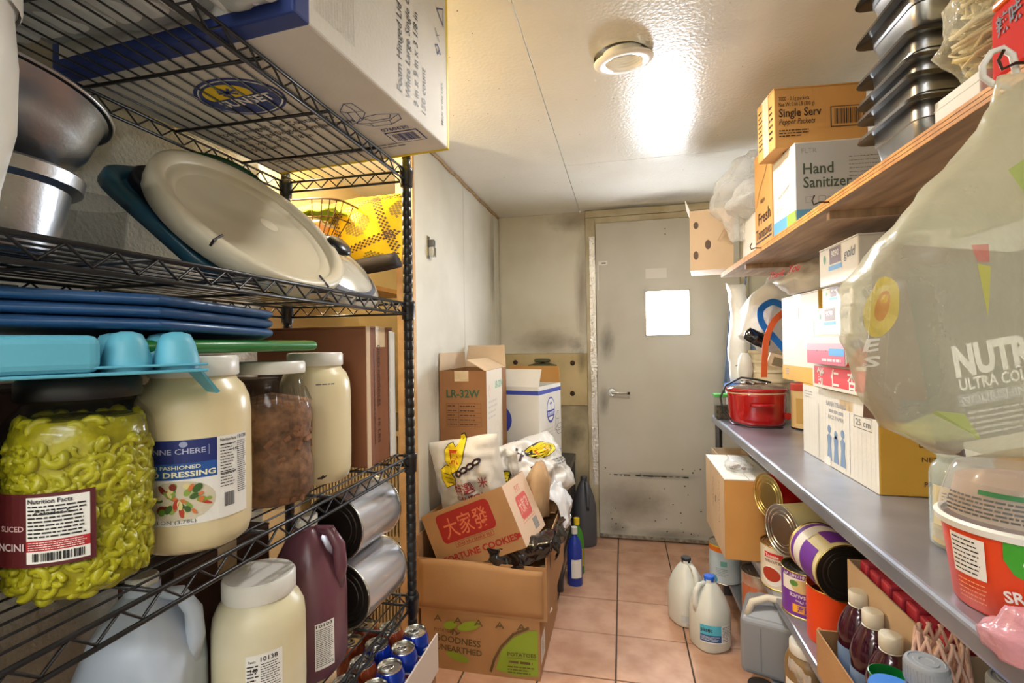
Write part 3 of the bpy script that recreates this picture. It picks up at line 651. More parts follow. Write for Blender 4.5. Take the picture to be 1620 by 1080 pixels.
# ---- between shelves: lids stacked over the jars
bl = mat('blue_plastic_lid', (50, 92, 142), .3, col2=(44, 82, 130), nscale=5)
def flat_lid(name, label, c, a, b_, h, m, rad, cham, rot, grp=None):
    t = thing(name, label, 'lid', c, 0, grp, rot); P = [(a, -b_+cham), (a, b_-cham), (a-cham, b_), (-a, b_), (-a, -b_), (a-cham, -b_)]
    def ring(s, z): return [(x_*(1+s/a), y_*(1+s/b_), z) for x_, y_ in P]
    part('panel', MB().loft([ring(-.012, 0), ring(-.004, .001), ring(0, h*.35), ring(0, h*.7), ring(-.006, h*.95), ring(-.02, h), ring(-.03, h*.7)]), m, t, bevel=.003, smooth=True)
    return t
for k in range(3):
    flat_lid('blue_tub_lid', ('bottom', 'middle', 'top')[k]+' blue lid of the three stacked over the jars', (-.752, .625, 1.352+k*.016), .168, .225, .0145, bl, .03, .12, (math.radians(-2.2), 0, 0), 'blue lids over the jars')
t = flat_lid('green_tub_lid', 'green plastic lid lying on the jar tops below the blue lids', (-.752, .70, 1.3235), .165, .19, .02, mat('green_lid', (46, 122, 58), .3), .03, .03, (0, 0, 0))

# ---- third shelf: gallon jars
Z3 = LV[2]+.0025
JP = [(.0, 0), (.062, 0), (.070, .006), (.0745, .022), (.0755, .06), (.0755, .175), (.0735, .195), (.066, .212), (.057, .221), (.055, .226), (.057, .229), (.055, .232), (.0555, .238)]
def cap_prof(r, z0, z1): return [(r-.001, z0), (r, z0+.002), (r, z1-.004), (r-.003, z1), (0, z1)]
def gallon_jar(name, label, loc, mb, ml, k=1, kz=1, rib=False, lid_h=.03):
    t = thing(name, label, 'jar', loc); P = [(r*k, z*kz) for r, z in JP]
    part('jar_body', MB().lathe(P, 48, cap=False), mb, t, smooth=True)
    zt = P[-1][1]; b = MB()
    part('lid', MB().lathe(cap_prof(.0595*k, zt-.012, zt-.012+lid_h), 48, cap=False), ml, t, smooth=True)
    return t
mayo = mat('cream_sauce_jar', (232, 218, 178), .3, col2=(224, 206, 160), nscale=3)
for i, (lx, ly) in enumerate(((-.658, .478), (-.72, .335))):
    t = thing('pepper_jar', ('gallon jar of sliced yellow pickled peppers with black lid and red label', 'second pickled pepper jar cut off at the left edge of the third shelf')[i], 'jar', (lx, ly, Z3), 0, 'jars of pickled peppers')
    part('jar_glass', MB().lathe(JP, 48, cap=False), glass_m, t, smooth=True)
    part('brine', MB().lathe([(0, .004), (.056, .005), (.064, .012), (.0665, .03), (.0672, .06), (.0672, .175), (.065, .193), (.058, .206), (0, .207)], 40, cap=False), mat('pepper_brine', (150, 140, 14), .25, col2=(192, 184, 34), nscale=46, bump=.8, bscale=45), t, smooth=True)
    R = random.Random(40+i); b = MB()
    for k in range(620):
        a = k*2.39996+R.uniform(-.15, .15); zz = .012+.190*((k*.0016129*1.0+R.uniform(-.02, .02)) % 1); rr = R.uniform(.0640, .0664) if .02 < zz < .178 else .056; s_ = R.uniform(.006, .011)
        M_ = Matrix.Translation((rr*math.cos(a), rr*math.sin(a), zz)) @ Matrix.Rotation(a, 4, 'Z') @ Matrix.Rotation(R.uniform(0, 6), 4, 'X') @ Matrix.Rotation(R.uniform(-.5, .5), 4, 'Z') @ Matrix.Scale(.45, 4, (1, 0, 0))
        n_ = 10; sp = R.uniform(3.0, 6.28); q0 = R.uniform(.5, .9)
        b.tube([M_ @ V((0, s_*math.cos(sp*q/n_), s_*q0*math.sin(sp*q/n_))) for q in range(n_+1)], s_*R.uniform(.42, .62), 5)
    part('pepper_slices', b, mat('pepper_flesh', (200, 194, 36), .3, col2=(170, 164, 22), nscale=45, bump=.3), t, smooth='all', kind='stuff')
    part('neck_ring', MB().lathe([(.058, .226), (.0605, .228), (.058, .231)], 48, cap=False), glass_m, t, smooth=True)
    part('lid', MB().lathe(cap_prof(.061, .23, .254), 60, cap=False), mat('black_lid_plastic', (22, 21, 24), .35), t, smooth=True)
    # label: centre towards the camera-left
    av = math.atan2(-ly, -lx); f = Sheet(t, cylmap(.0755, 0, av), .0022); mar = ink((86, 20, 26)); rd2 = ink((178, 30, 36))
    f.rect(mar, -.088, .052, -.001+.012, .132, 0, 'label'); f.rect(WHITE, -.048, .056, .006, .128, 1, 'label'); f.rect(rd2, -.048, .0695, .006, .081, 2, 'label')
    f.text('Nutrition Facts', BLACK, -.046, .1215, .005, .038, .02, 3); f.fine(BLACK, -.046, .083, .004, .12, 9, 3, .42, 4, .12); f.fine(WHITE, -.046, .0705, .004, .080, 4, 3, .35, 6, .1)
    f.text('Calories 5', BLACK, -.040, .109, .004, .03, .03, 4); f.barcode(BLACK, -.042, .0585, .002, .0675, 3, 8)
    f.text('PEPERONCINI', ink((214, 190, 190)), -.050, .071, .008, None, .02, 3, 'r'); f.text('SLICED', ink((214, 170, 170)), -.050, .092, .006, None, .02, 3, 'r')
t = gallon_jar('dressing_jar', 'white gallon jar of salad dressing with blue printed label', (-.636, .622, Z3), mayo, wht_pl, 1, 1.09)
av = math.atan2(-.622, .636); f = Sheet(t, cylmap(.0755, 0, av), .0008)
nb = ink((30, 44, 112)); nb2 = ink((30, 84, 160))
f.rect(WHITE, -.085, .045, .075, .162, 0, 'label'); f.rect(nb, -.085, .130, .026, .162, 1, 'label'); f.rect(nb2, -.085, .108, .026, .130, 1, 'label')
f.text('LA BONNE CHERE', ink((190, 196, 220)), .012, .143, .0075, .098, .01, 2, 'r'); f.strokes(ink((190, 196, 220)), [[(-.062, .140), (.016, .140), (.016, .153), (-.062, .153)]], .0006, 2)
f.disc(ink((160, 170, 205)), -.014, .156, .005, .004, 2); f.text('OLD FASHIONED', ink((235, 232, 190)), .006, .1222, .0052, .070, .02, 2, 'r'); f.text('SALAD DRESSING', ink((240, 238, 200)), .024, .1115, .0075, .110, .03, 2, 'r')
f.disc(ink((214, 204, 180)), -.02, .078, .044, .028, 1); R = random.Random(5)
for k in range(46):
    a = R.uniform(0, 6.28); q = R.random()**.5; f.disc(ink(R.choice(((96, 140, 50), (140, 170, 70), (186, 60, 36), (216, 120, 60), (60, 96, 36), (226, 214, 150), (130, 40, 30)))), -.02+.036*q*math.cos(a), .080+.020*q*math.sin(a), R.uniform(.003, .008), R.uniform(.002, .005), 2+k % 6, 10, 'printed_salad', a)
f.text('1 GALLON (3.78L)', GREY, .0, .048, .005, .07, .01, 2, 'r')
f.text('Nutrition Facts', BLACK, .030, .1545, .0042, .024, .02, 2); f.text('10138', BLACK, .0565, .155, .0052, None, .02, 2); f.fine(BLACK, .030, .088, .053, .151, 15, 2, .3, 2, .3); f.rect(BLACK, .030, .149, .053, .1502, 2); f.rect(BLACK, .030, .108, .053, .1092, 2)
f.fine(BLACK, .0555, .075, .073, .152, 26, 2, .35, 3, .2); f.barcode(BLACK, .035, .060, .050, .080, 2, 4); f.text('140', BLACK, .049, .139, .004, None, .02, 3)
t = thing('dried_food_jar', 'clear gripped plastic jar of brown dried chunks with white lid', 'jar', (-.643, .798, Z3))
jp = [(0, 0), (.058, 0), (.066, .006), (.0725, .02), (.0735, .06), (.0695, .09), (.069, .115), (.072, .145), (.073, .165), (.069, .185), (.058, .214), (.0545, .225), (.0555, .245)]
part('jar_body', MB().lathe(jp, 48, cap=False), clear, t, smooth=True)
part('filling', MB().lathe([(max(0, r-.0035), z+.004) for r, z in jp if z < .205]+[(0, .204)], 40, cap=False), mat('dried_chunks', (96, 66, 44), .7, col2=(172, 124, 84), nscale=42, bump=1, bscale=60), t, smooth=True)
R = random.Random(12); b = MB()
for k in range(150):
    a = R.uniform(0, 2*PI); zz = R.uniform(.012, .185); rr = .066; s_ = R.uniform(.004, .009)
    b.xf(Matrix()); c = MB().box(-s_*.35, -s_*R.uniform(.6, 1.4), -s_*.5, s_*.35, s_*R.uniform(.6, 1.4), s_*.5)
    c.xf(Matrix.Translation((rr*math.cos(a), rr*math.sin(a), zz)) @ Matrix.Rotation(a, 4, 'Z') @ Matrix.Rotation(R.uniform(0, 3), 4, 'X')); b.add(c.v, c.f)
part('dried_chunks', b, mat('dried_chunk', (158, 108, 70), .7, col2=(120, 76, 46), nscale=40), t, kind='stuff')
b = MB()
for k in range(40): a = 2*PI*k/40; b.tube([((r+.0004)*math.cos(a), (r+.0004)*math.sin(a), z) for r, z in ((.0692, .186), (.0635, .201), (.058, .213))], .0011, 5)
part('grip_ribs', b, clear, t)
part('lid', MB().lathe(cap_prof(.059, .240, .262), 48, cap=False), wht_pl, t, smooth=True)
t = gallon_jar('mayonnaise_jar', 'plain cream gallon jar with white lid beside the brown noodle carton', (-.658, .955, Z3), mat('pale_mayo_jar', (230, 218, 180), .32, col2=(224, 208, 164), nscale=3), wht_pl, .965, 1.09, lid_h=.028)
f = Sheet(t, cylmap(.0715, 0, math.atan2(-.955, .658))); f.fine(GREY, .0, .208, .04, .212, 1, 1, .6)
f = Sheet(t, cylmap(.0735, 0, math.atan2(-.955, .658))); f.poly(BLACK, [(.0, .016), (.01, .015), (.018, .019), (.02, .023), (.014, .021), (.012, .024), (.008, .020), (.002, .019)], 1, 'burnt_mark')
nb_s = (.30, .135, .335); t = carton('noodle_carton', 'tall reddish brown carton of dried noodles at the end of the third shelf', (-.738, 1.118, Z3), nb_s, mat('carton_redbrown', (140, 88, 58), .75, col2=(124, 76, 48), nscale=4, bump=.1), seam='x')
f = Sheet(t, planar((nb_s[0]/2, -.012, .30), (0, 0, -1), (0, 1, 0))); f.text('DRIED NOODLES', ink((70, 40, 26)), .01, -.004, .012, .15, .012); f.text('10 LBS', ink((70, 40, 26)), .19, -.004, .012, .06, .012)
f.fine(ink((96, 58, 40)), .02, -.022, .26, -.014, 1, 1, .6)
part('white_liner', MB().box(.1505, .042, .004, .156, .069, .325), wht_pl, t, bevel=.002)
part('corner_wear', MB().box(.1495, -.0685, .0, .1512, -.052, .335), card_p, t)
dkc = mat('carton_dark_brown', (84, 56, 42), .8, col2=(70, 46, 34), nscale=4, bump=.1)  # cartons added so the bright space behind the jars turns dark
for y_, sy_, z_, h_, l_ in ((.36, .50, Z3, .24, 'dark brown carton added at the back of the third shelf behind the pepper jars'), (.835, .30, Z3, .22, 'dark brown carton added at the back of the third shelf behind the dried food jar'), (.24, .44, LV[3]+.0025, .26, 'dark brown carton added at the back of the fourth shelf, nearer the camera'), (.83, .24, LV[3]+.0025, .27, 'dark brown carton added at the back of the fourth shelf behind the purple jug')):
    carton('dark_filler_carton', l_, (-.838, y_, z_), (.125, sy_, h_), dkc, group='dark cartons added at the back of the shelves')
# egg carton: an upturned row of cups with a flange
foamb = mat('blue_foam', (106, 190, 214), .45, col2=(92, 176, 204), nscale=4)
t = thing('egg_carton', 'light blue foam egg carton lying on the pepper jar lids', 'carton', (-.645, .42, Z3+.2545), math.radians(62))
b = MB().box(-.155, -.062, .004, .155, .062, .008).box(-.155, -.062, .012, .155, .062, .015)
part('flange', b, foamb, t, bevel=.002)
for i in (4, 5):
    for j in range(2):
        part('egg_cup', MB().lathe([(.0255, .008), (.0245, .022), (.020, .042), (.015, .052), (.006, .055), (0, .055)], 20, (-.128+i*.0512, -.031+j*.062, 0), cap=False), foamb, t, smooth='all')
part('tray_end', MB().box(-.16, -.064, .008, .048, .064, .05), foamb, t, bevel=.010, seg=3)
part('closing_tab', MB().hexa([(.155, -.03, .004), (.155, .03, .004), (.178, .02, -.028), (.178, -.02, -.028), (.155, -.03, .008), (.155, .03, .008), (.182, .02, -.026), (.182, -.02, -.026)]), foamb, t)

# ---- fourth shelf
Z4 = LV[3]+.0025
def jug(name, label, loc, rz, mb, mcap, fill=None, h=.285, w_=.075, lab=None, cat='jug'):
    t = thing(name, label, cat, loc, rz); k = h/.285
    P = [(.0, 0), (.060, 0), (.070, .004), (.0745, .014), (.0745, .13), (.072, .16), (.058, .20), (.038, .237), (.027, .252), (.0205, .258), (.0205, .272)]
    part('jug_body', MB().lathe([(r*w_/.0745, z*k) for r, z in P], 40, cap=False, power=2.7), mb, t, smooth=True)
    pts = [(0, -.012, .255), (0, -.05, .252), (0, -.068, .225), (0, -.071, .185), (0, -.064, .150)]
    part('handle', MB().tube([(x_, y_*w_/.0745, z_*k) for x_, y_, z_ in pts], [.008, .012, .0135, .014, .013], 10), mb, t, smooth='all')
    part('cap', MB().lathe([(.0215, .262*k), (.0225, .264*k), (.0225, .264*k+.018), (.02, .264*k+.021), (0, .264*k+.021)], 28, cap=False), mcap, t, smooth=True)
    return t
milky = mat('milky_plastic_blue', (196, 208, 224), .35, col2=(184, 198, 216), nscale=4)
t = jug('pale_blue_jug', 'pale blue grey plastic gallon jug on the fourth shelf', (-.76, .64, Z4), math.radians(110), milky, wht_pl, h=.30, w_=.083)
t = gallon_jar('cream_sauce_jar', 'white gallon jar of cream sauce beside the purple jug', (-.640, .757, Z4), mat('translucent_cream_jar', (226, 220, 194), .35, col2=(214, 200, 150), nscale=4), wht_pl, 1, 1.0, lid_h=.034)
f = Sheet(t, cylmap(.0755, 0, math.atan2(-.757, .640)), .0008); f.rect(WHITE, -.022, .03, .034, .155, 0, 'label'); f.text('10138', BLACK, .0, .143, .0075, .026, .02, 1); f.fine(BLACK, .0, .045, .030, .140, 24, 1, .35, 5, .2); f.text('Facts', BLACK, -.018, .143, .004, None, .02, 1); f.fine(BLACK, -.02, .06, -.003, .14, 14, 1, .4); f.text('140', BLACK, -.015, .128, .006, None, .03, 2)
purp = mat('purple_sauce_jug', (104, 62, 74), .28, col2=(118, 76, 86), nscale=3)
t = jug('purple_sauce_jug', 'gallon jug of dark purple sauce on the fourth shelf', (-.650, .905, Z4), math.radians(100), purp, wht_pl, h=.315)
f = Sheet(t, cylmap(.0756, 0, math.atan2(-.905, .650)+.42-math.radians(100)), .0075); f.rect(WHITE, -.020, .03, .016, .120, 0, 'label'); f.text('10103', BLACK, -.018, .112, .006, .030, .02, 1); f.fine(BLACK, -.018, .035, .014, .109, 20, 1, .35, 5, .2)
silver = mat('silver_can_label', (208, 210, 216), .22, .6, col2=(196, 198, 206), nscale=6)
def big_can(t, M_, r, L, m_lab, m_end, m_rim, ribs=False, m_end2=None):
    part('can_body', MB().lathe([(r-.001, .004), (r-.001, L-.004)], 48, M=M_, cap=False), m_lab, t, smooth=True)
    for z, s in ((0, 1), (L, -1)):
        part('rim', MB().lathe([(r-.001, z+.005*s), (r+.0015, z+.003*s), (r+.0012, z), (r-.002, z+.0002*s), (r-.003, z+.004*s)], 48, M=M_, cap=False), m_rim, t, smooth='all')
        part('can_end', MB().lathe([(r-.003, z+.004*s), (r*.86, z+.004*s), (r*.84, z+.0055*s), (r*.77, z+.0055*s), (r*.75, z+.004*s), (r*.69, z+.004*s), (r*.67, z+.0055*s), (r*.60, z+.0055*s), (r*.58, z+.004*s), (0, z+.0045*s)], 48, M=M_, cap=False), (m_end2 or m_end) if s < 0 else m_end, t, smooth=True)
def lying(c, d):   # frame with the can axis along d
    return disc_frame(c, d, (0, 0, 1))
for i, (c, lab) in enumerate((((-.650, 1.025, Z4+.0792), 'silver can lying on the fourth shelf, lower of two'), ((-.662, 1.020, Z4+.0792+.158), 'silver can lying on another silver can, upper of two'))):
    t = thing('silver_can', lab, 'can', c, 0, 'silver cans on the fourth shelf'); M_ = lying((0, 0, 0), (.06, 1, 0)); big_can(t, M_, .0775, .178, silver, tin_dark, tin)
    f = Sheet(t, cylmap(.0775, 0, .25 if i == 0 else .1, M=M_)); f.fine(BLACK, -.02, .06, .05, .11, 8, 1, .35, 4+i); f.fine(GREY, -.05, .03, .06, .05, 3, 1, .35, 7+i)
t = thing('teal_lidded_jar', 'jar with teal lid at the near end of the fourth shelf', 'jar', (-.70, .375, Z4)); part('jar_body', MB().lathe([(r*.9, z*.75) for r, z in JP], 40, cap=False), glass_m, t, smooth=True)
part('filling', MB().lathe([(0, .004), (.058, .005), (.064, .02), (.064, .13), (.05, .15), (0, .151)], 32, cap=False), mat('dark_filling', (60, 62, 56), .6), t, smooth=True)
part('lid', MB().lathe(cap_prof(.062, .168, .20), 40, cap=False), mat('teal_plastic', (44, 130, 116), .35), t, smooth=True)
t = thing('grey_lidded_tub', 'round tub with clear grey lid between the teal jar and pale jug', 'tub', (-.615, .455, Z4)); part('body', MB().lathe([(0, 0), (.045, 0), (.052, .10)], 36, cap=False), mat('grey_tub', (120, 124, 118), .4), t, smooth=True)
part('lid', MB().lathe([(.052, .098), (.056, .10), (.056, .11), (.050, .113), (.04, .118), (0, .120)], 36, cap=False), mat('grey_clear_lid', (140, 146, 142), .2), t, smooth=True)

# ---- cans of soda in a cardboard tray below the fourth shelf, on a closed soda case
t = thing('soda_case', 'closed cardboard soda case standing on the floor under the can tray', 'box', (-.678, .945, 0)); part('body', MB().box(-.2, -.24, 0, .2, .24, .494), card_d, t, bevel=.004); part('tape', MB().box(-.2, -.02, .494, .2, .02, .4948), tape_m, t)
TX, TY = -.678, .945
t = thing('can_tray', 'low pale cardboard tray holding soda cans', 'tray', (TX, TY, .4955)); tw_ = mat('tray_board', (204, 190, 176), .7)
b = MB().box(-.20, -.24, 0, .20, .24, .003); part('tray_base', b, tw_, t)
for q in ((-.204, -.243, -.20, .243), (.20, -.243, .204, .243), (-.20, -.243, .20, -.24), (-.20, .24, .20, .243)): part('tray_wall', MB().box(q[0], q[1], 0, q[2], q[3], .095 if q[0] > .1 else .06), tw_, t)
can_p = [(0, .006), (.02, .004), (.024, 0), (.026, .001), (.0325, .012), (.0331, .018), (.0331, .100), (.0320, .106), (.0270, .118), (.0262, .1195), (.0268, .1215), (.0262, .123), (.0252, .1215), (.0245, .117), (0, .117)]
bluec = mat('blue_can', (26, 62, 176), .2, .55, coat=.4); orange = mat('copper_can', (176, 84, 40), .2, .5, col2=(150, 66, 30), nscale=6, coat=.4)
def soda(kind):
    t = thing('soda_can', '', 'can', (0, 0, 0), 0, 'soda cans in the tray')
    part('can_body', MB().lathe(can_p[:9], 36, cap=False), bluec if kind else orange, t, smooth=True)
    part('can_top', MB().lathe(can_p[8:], 36, cap=False), tin, t, smooth=True)
    tb_ = part('pull_tab', MB().tube([(.012*math.cos(w_)-.004, .008*math.sin(w_), .1185) for w_ in [2*PI*k/16 for k in range(16)]], .002, 6, True), chrome, t, smooth='all')
    part('tab_bridge', MB().box(-.006, -.007, .1172, -.001, .007, .1195), chrome, t)
    f = Sheet(t, cylmap(.0331, 0, -1.1)); 
    if kind:
        f.disc(WHITE, -.006, .055, .030, .028, 0, 30, 'can_emblem'); f.disc(ink((150, 22, 40)), -.006, .062, .027, .016, 1, 24, 'can_emblem'); f.disc(ink((24, 44, 140)), -.006, .044, .024, .013, 2, 24, 'can_emblem')
        f.text('pepsi', WHITE, .034, .03, .013, .06, .02, 3, rot=PI/2); f.fine(WHITE, .043, .02, .056, .09, 16, 1, .4)
    else:
        f.disc(ink((120, 40, 24)), 0, .06, .026, .03, 0, 24, 'can_emblem'); f.fine(ink((230, 190, 140)), .035, .02, .05, .09, 16, 1, .4)
    return t
def copy_tree(o, loc, label, rz=0):
    c = o.copy(); C.objects.link(c); c.location = loc; c['label'] = label; c.rotation_euler = (0, 0, rz)
    for ch in o.children:
        d = ch.copy(); C.objects.link(d); d.parent = c
        for g_ in ch.children: e = g_.copy(); C.objects.link(e); e.parent = d
    return c
protos = {}
cx0, cy0 = TX+.163, TY+.195
lab = {(0, 0): 'blue soda can in the far aisle corner of the tray', (0, 1): 'blue soda can second along the aisle side of the tray', (0, 2): 'blue soda can third along the aisle side of the tray', (0, 3): 'blue soda can nearest the camera along the aisle side',
       (1, 0): 'copper soda can in the far row next to the corner blue can', (1, 1): 'blue soda can behind the second aisle side can', (1, 2): 'copper soda can in the second column, third row', (2, 0): 'copper soda can third from the aisle in the far row', (2, 1): 'copper soda can beside the purple jug base', (1, 3): 'copper soda can in the second column, nearest row'}
for (i, j), l_ in lab.items():
    k = 1 if (i == 0 or (i, j) == (1, 1)) else 0; loc = (cx0-i*.0685, cy0-j*.0685, .4988); rz = rnd.uniform(-.5, .5)
    if k not in protos:
        protos[k] = soda(k); protos[k].location = loc; protos[k]['label'] = l_; protos[k].rotation_euler = (0, 0, rz)
    else: copy_tree(protos[k], loc, l_, rz)
# ------------------------------------------------------------------ pile of boxes by the left far wall
ps = (.50, .53, .235); t = thing('potato_carton', 'brown and green printed potato carton on the floor at the bottom of the pile', 'box', (-.585, 2.175, 0))
x, y, z = ps[0]/2, ps[1]/2, ps[2]
b = MB()
for k in range(13):
    u = k/12; w_ = .010*math.sin(u*PI); b.v += [V((-x+2*x*u, -y-w_*.4, 0)), V((-x+2*x*u, -y-w_, z*.5)), V((-x+2*x*u, -y+.004*math.sin(u*7), z))]
for k in range(12):
    for j in range(2): a = k*3+j; b.f.append((a, a+3, a+4, a+1))
part('front_wall', b, card, t, smooth='all')
part('body', MB().box(-x, -y+.004, 0, x, y, z-.004), card, t, bevel=.004)
for a_, c_ in ((-x, -.0015), (.0015, x)): part('top_flap', MB().box(a_, -y, z-.004, c_, y, z), card, t)
gr = ink((134, 158, 40)); olive = ink((96, 74, 36))
def pf(u, v, l):
    k = u/.5; w_ = .010*math.sin(k*PI)*math.sin(min(1, v/z)*PI*.75+.4); return V((-x+u, -y-w_*1.02-.0012-l, v))
f = Sheet(t, pf)
R = random.Random(2)
for a_, c_, ra, rb in ((.21, .19, .05, .018), (.13, .185, .03, .016), (.05, .05, .03, .02), (.16, .06, .05, .018)): f.disc(gr, a_, c_, ra, rb, 0, 16, 'printed_blotch', R.uniform(-.3, .3))
f.text('POTATOES', olive, .06, .155, .013, .085, .014, 2); f.text('GOODNESS', olive, .06, .118, .026, .20, .02, 2, rot=-.03); f.text('UNEARTHED', olive, .065, .082, .024, .20, .02, 2, rot=-.03)
f.strokes(olive, [[(.13, .155), (.145, .17), (.16, .158)], [(.145, .17), (.14, .15)], [(.155, .15), (.17, .16)]], .006, 2)
for k in range(5): f.strokes(olive, [[(.06+k*.088, .196), (.075+k*.088, .218), (.09+k*.088, .196)], [(.068+k*.088, .204), (.083+k*.088, .204)]], .005, 1)
P = [(.305+.19*math.cos(a_), -.0+.15*math.sin(a_)+.04) for a_ in [0, .3, .6, .9, 1.2, 1.5]]
f.poly(gr, [(.32, .03), (.345, .11), (.395, .165), (.455, .195), (.492, .20), (.492, .02), (.40, .012)], 1, 'printed_shape'); f.strokes(olive, [[(.30, .02), (.315, .07), (.345, .125), (.395, .178), (.455, .206)]], .010, 2)
f.text('POTATOES', olive, .37, .092, .015, .115, .02, 3); f.rect(olive, .37, .083, .485, .0845, 3); f.fine(olive, .375, .062, .47, .074, 1, 3, .8, 5, .0); f.fine(olive, .37, .02, .48, .055, 3, 3, .4)
f = Sheet(t, face(ps, '+x')); f.rect(WHITE, .02, .05, .12, .15, 0, 'label'); f.fine(GREY, .03, .06, .11, .14, 8, 1, .4); 
part('tape', MB().box(x, -.03, z-.08, x+.0008, .02, z), tape_m, t)
part('torn_tissue', MB().lathe([(.004, 0), (.016, .006), (.018, .02), (.012, .034), (.004, .04)], 10, (x+.014, -y+.13, z-.035)).shake(.008, 40, 3), WHITE, t, smooth='all')
# middle carton, open at the front with things stuffed in
ms = (.545, .56, .30); z1 = .2365; t = open_carton('brown_carton', 'brown carton with a bulging low front on top of the potato carton', (-.577, 2.188, z1), ms, card, front=.212, flaps=(('+y', -88, .20),))
f = Sheet(t, face(ms, '-y')); f.strokes(card_d, [[(.07, .21), (.072, .15), (.06, .02)]], .004, 0, 'crease'); f.disc(BLACK, .045, .13, .006, .026, 0, 16, 'hand_hole', .1)
f.strokes(card_d, [[(.34, .01), (.49, .012), (.51, .03)], [(.36, .03), (.48, .032)]], .002, 0, 'crease')
f.disc(BLACK, .39, .105, .007, .024, 0, 16, 'hand_hole', -.15)
f = Sheet(t, face(ms, '+x')); f.disc(BLACK, .10, .20, .010, .035, 0, 16, 'hand_hole')
# rolled bulge along the front of that carton
b = MB().grid(lambda u, v: (-.262+.52*u, -.282-.016*math.sin(u*PI)*math.sin(v*PI)-.001, .012+.194*v+.008*math.sin(u*5)*v), 20, 8); part('bulged_front', b, card, t, smooth='all', thick=.003)
# fortune cookie carton, tipped, stuffed with an empty rice sack
fs_ = (.409, .255, .253); Rm = Matrix.Rotation(math.radians(-8), 4, 'Z') @ Matrix.Rotation(math.radians(-23.9), 4, 'Y')
loc = V((-.6155, 1.925, .563)) - (Rm @ V((0, -fs_[1]/2, fs_[2]/2)))
FC = open_carton('fortune_cookie_carton', 'tipped open cookie carton with red Chinese characters lying in the brown carton', loc, fs_, card, rot=Rm.to_euler(), m_in=card)
f = Sheet(FC, face(fs_, '-y')); dr = ink((160, 34, 30)); cream_i = ink((216, 160, 110))
P = []
for cx_, cy_, st in ((.305, .213, 0), (.085, .213, 1), (.085, .135, 2), (.305, .135, 3)):
    for k in range(6): w_ = (st+k/5)*PI/2; P.append((cx_+.022*math.cos(w_), cy_+.022*math.sin(w_)))
f.poly(dr, P, 0, 'printed_panel'); f.text('大家發', ink((214, 120, 80)), .195, .135, .066, .215, .004, 1, 'c')
f.strokes(dr, [[(.115, .088), (.30, .088), (.30, .108), (.115, .108), (.115, .088)]], .0016, 1); f.text('DAI HU SHAY FU', dr, .2075, .092, .011, .165, .012, 1, 'c')
f.text('FORTUNE COOKIES', dr, .215, .040, .026, .36, .03, 1, 'c'); f.rect(dr, .39, .045, .4085, .062, 0)
fpale = mat('carton_light', (222, 190, 160), .75, bump=.1, bscale=120); f = Sheet(FC, face(fs_, '+x')); f.rect(fpale, .0, .0, .2545, .2525, 0, 'printed_panel'); pk = ink((214, 92, 84))
P = []
for cx_, cy_, st in ((.17, .165, 0), (.085, .165, 1), (.085, .105, 2), (.17, .105, 3)):
    for k in range(6): w_ = (st+k/5)*PI/2; P.append((cx_+.018*math.cos(w_), cy_+.018*math.sin(w_)))
f.poly(pk, P, 1, 'printed_panel'); f.text('大家發', ink((236, 190, 170)), .127, .112, .045, .10, .01, 2, 'c'); f.text('FIT', pk, .10, .195, .028, .055, -.01, 2); f.rect(GREY, .15, .02, .20, .065, 1); f.fine(PALE, .152, .022, .198, .063, 8, 2, .4); f.fine(pk, .06, .07, .20, .09, 2, 1, .2)
white_w = mat('woven_white_sack', (232, 228, 220), .42, col2=(220, 214, 204), nscale=6, bump=.15, bscale=200)
def pillow(c, ux, uy, w_, h_, d_, seed, amp=.02):
    """inflated sack surface: s in [0,1] across, r in [0,1] up; front side"""
    ux, uy = V(ux).normalized(), V(uy).normalized(); n = ux.cross(uy).normalized(); c = V(c)
    def fn(s, r, side=1, l=0):
        e = (max(0, math.sin(PI*min(1, max(0, s))))**.5)*(max(0, math.sin(PI*min(1, max(0, r))))**.45)
        q = V((s*3.1, r*3.1, seed)); dn = noise.noise(q*1.7)*amp+noise.noise(q*4)*amp*.5
        k = 1-.06*math.sin(PI*r)
        return c + ux*((s-.5)*w_*k+noise.noise(q+V((0, 0, 7)))*amp*.5) + uy*((r-.5)*h_+noise.noise(q+V((5, 0, 7)))*amp*.5) + n*side*(d_/2*e+dn*e*1.2+l)
    return fn
def sack(name, label, c, ux, uy, w_, h_, d_, seed, amp=.02, cat='bag'):
    fn = pillow((0, 0, 0), ux, uy, w_, h_, d_, seed, amp); t = thing(name, label, cat, c)
    b = MB().grid(lambda s, r: fn(s, r, 1), 36, 36); b.grid(lambda s, r: fn(1-s, r, -1), 36, 36); part('sack_cloth', b, white_w, t, smooth='all')
    return t, Sheet(t, lambda u, v, l: fn(u, v, 1, l*1.6+.0012))
def blob(s_, a, b_, k, txt, lift=2):
    P = [(a+k*px*.9, b_+k*py*1.25) for px, py in ((-1, -.1), (-.85, .45), (-.5, .75), (-.1, .85), (.2, .6), (.45, .75), (.6, 1.15), (.95, 1.2), (1.1, .8), (.95, .2), (.7, -.3), (.3, -.65), (-.2, -.75), (-.7, -.6))]
    s_.poly(BLACK, [(a+(p-a)*1.06, b_+(q-b_)*1.06) for p, q in P], lift-1, 'sack_emblem', 6); s_.poly(ink((244, 218, 22)), P, lift+1, 'sack_emblem', 6)
    s_.text(txt, ink((200, 60, 24)), a-.02*k, b_-.35*k, .8*k, 1.0*k, .02, lift+3, 'c')
t, f = sack('rice_sack', 'white rice sack with yellow emblem stuffed in the tipped cookie carton', (-.665, 2.075, .745), (1, -.14, .17), (-.18, -.12, 1), .35, .36, .13, 3)
blob(f, .42, .80, .17, '鳳')
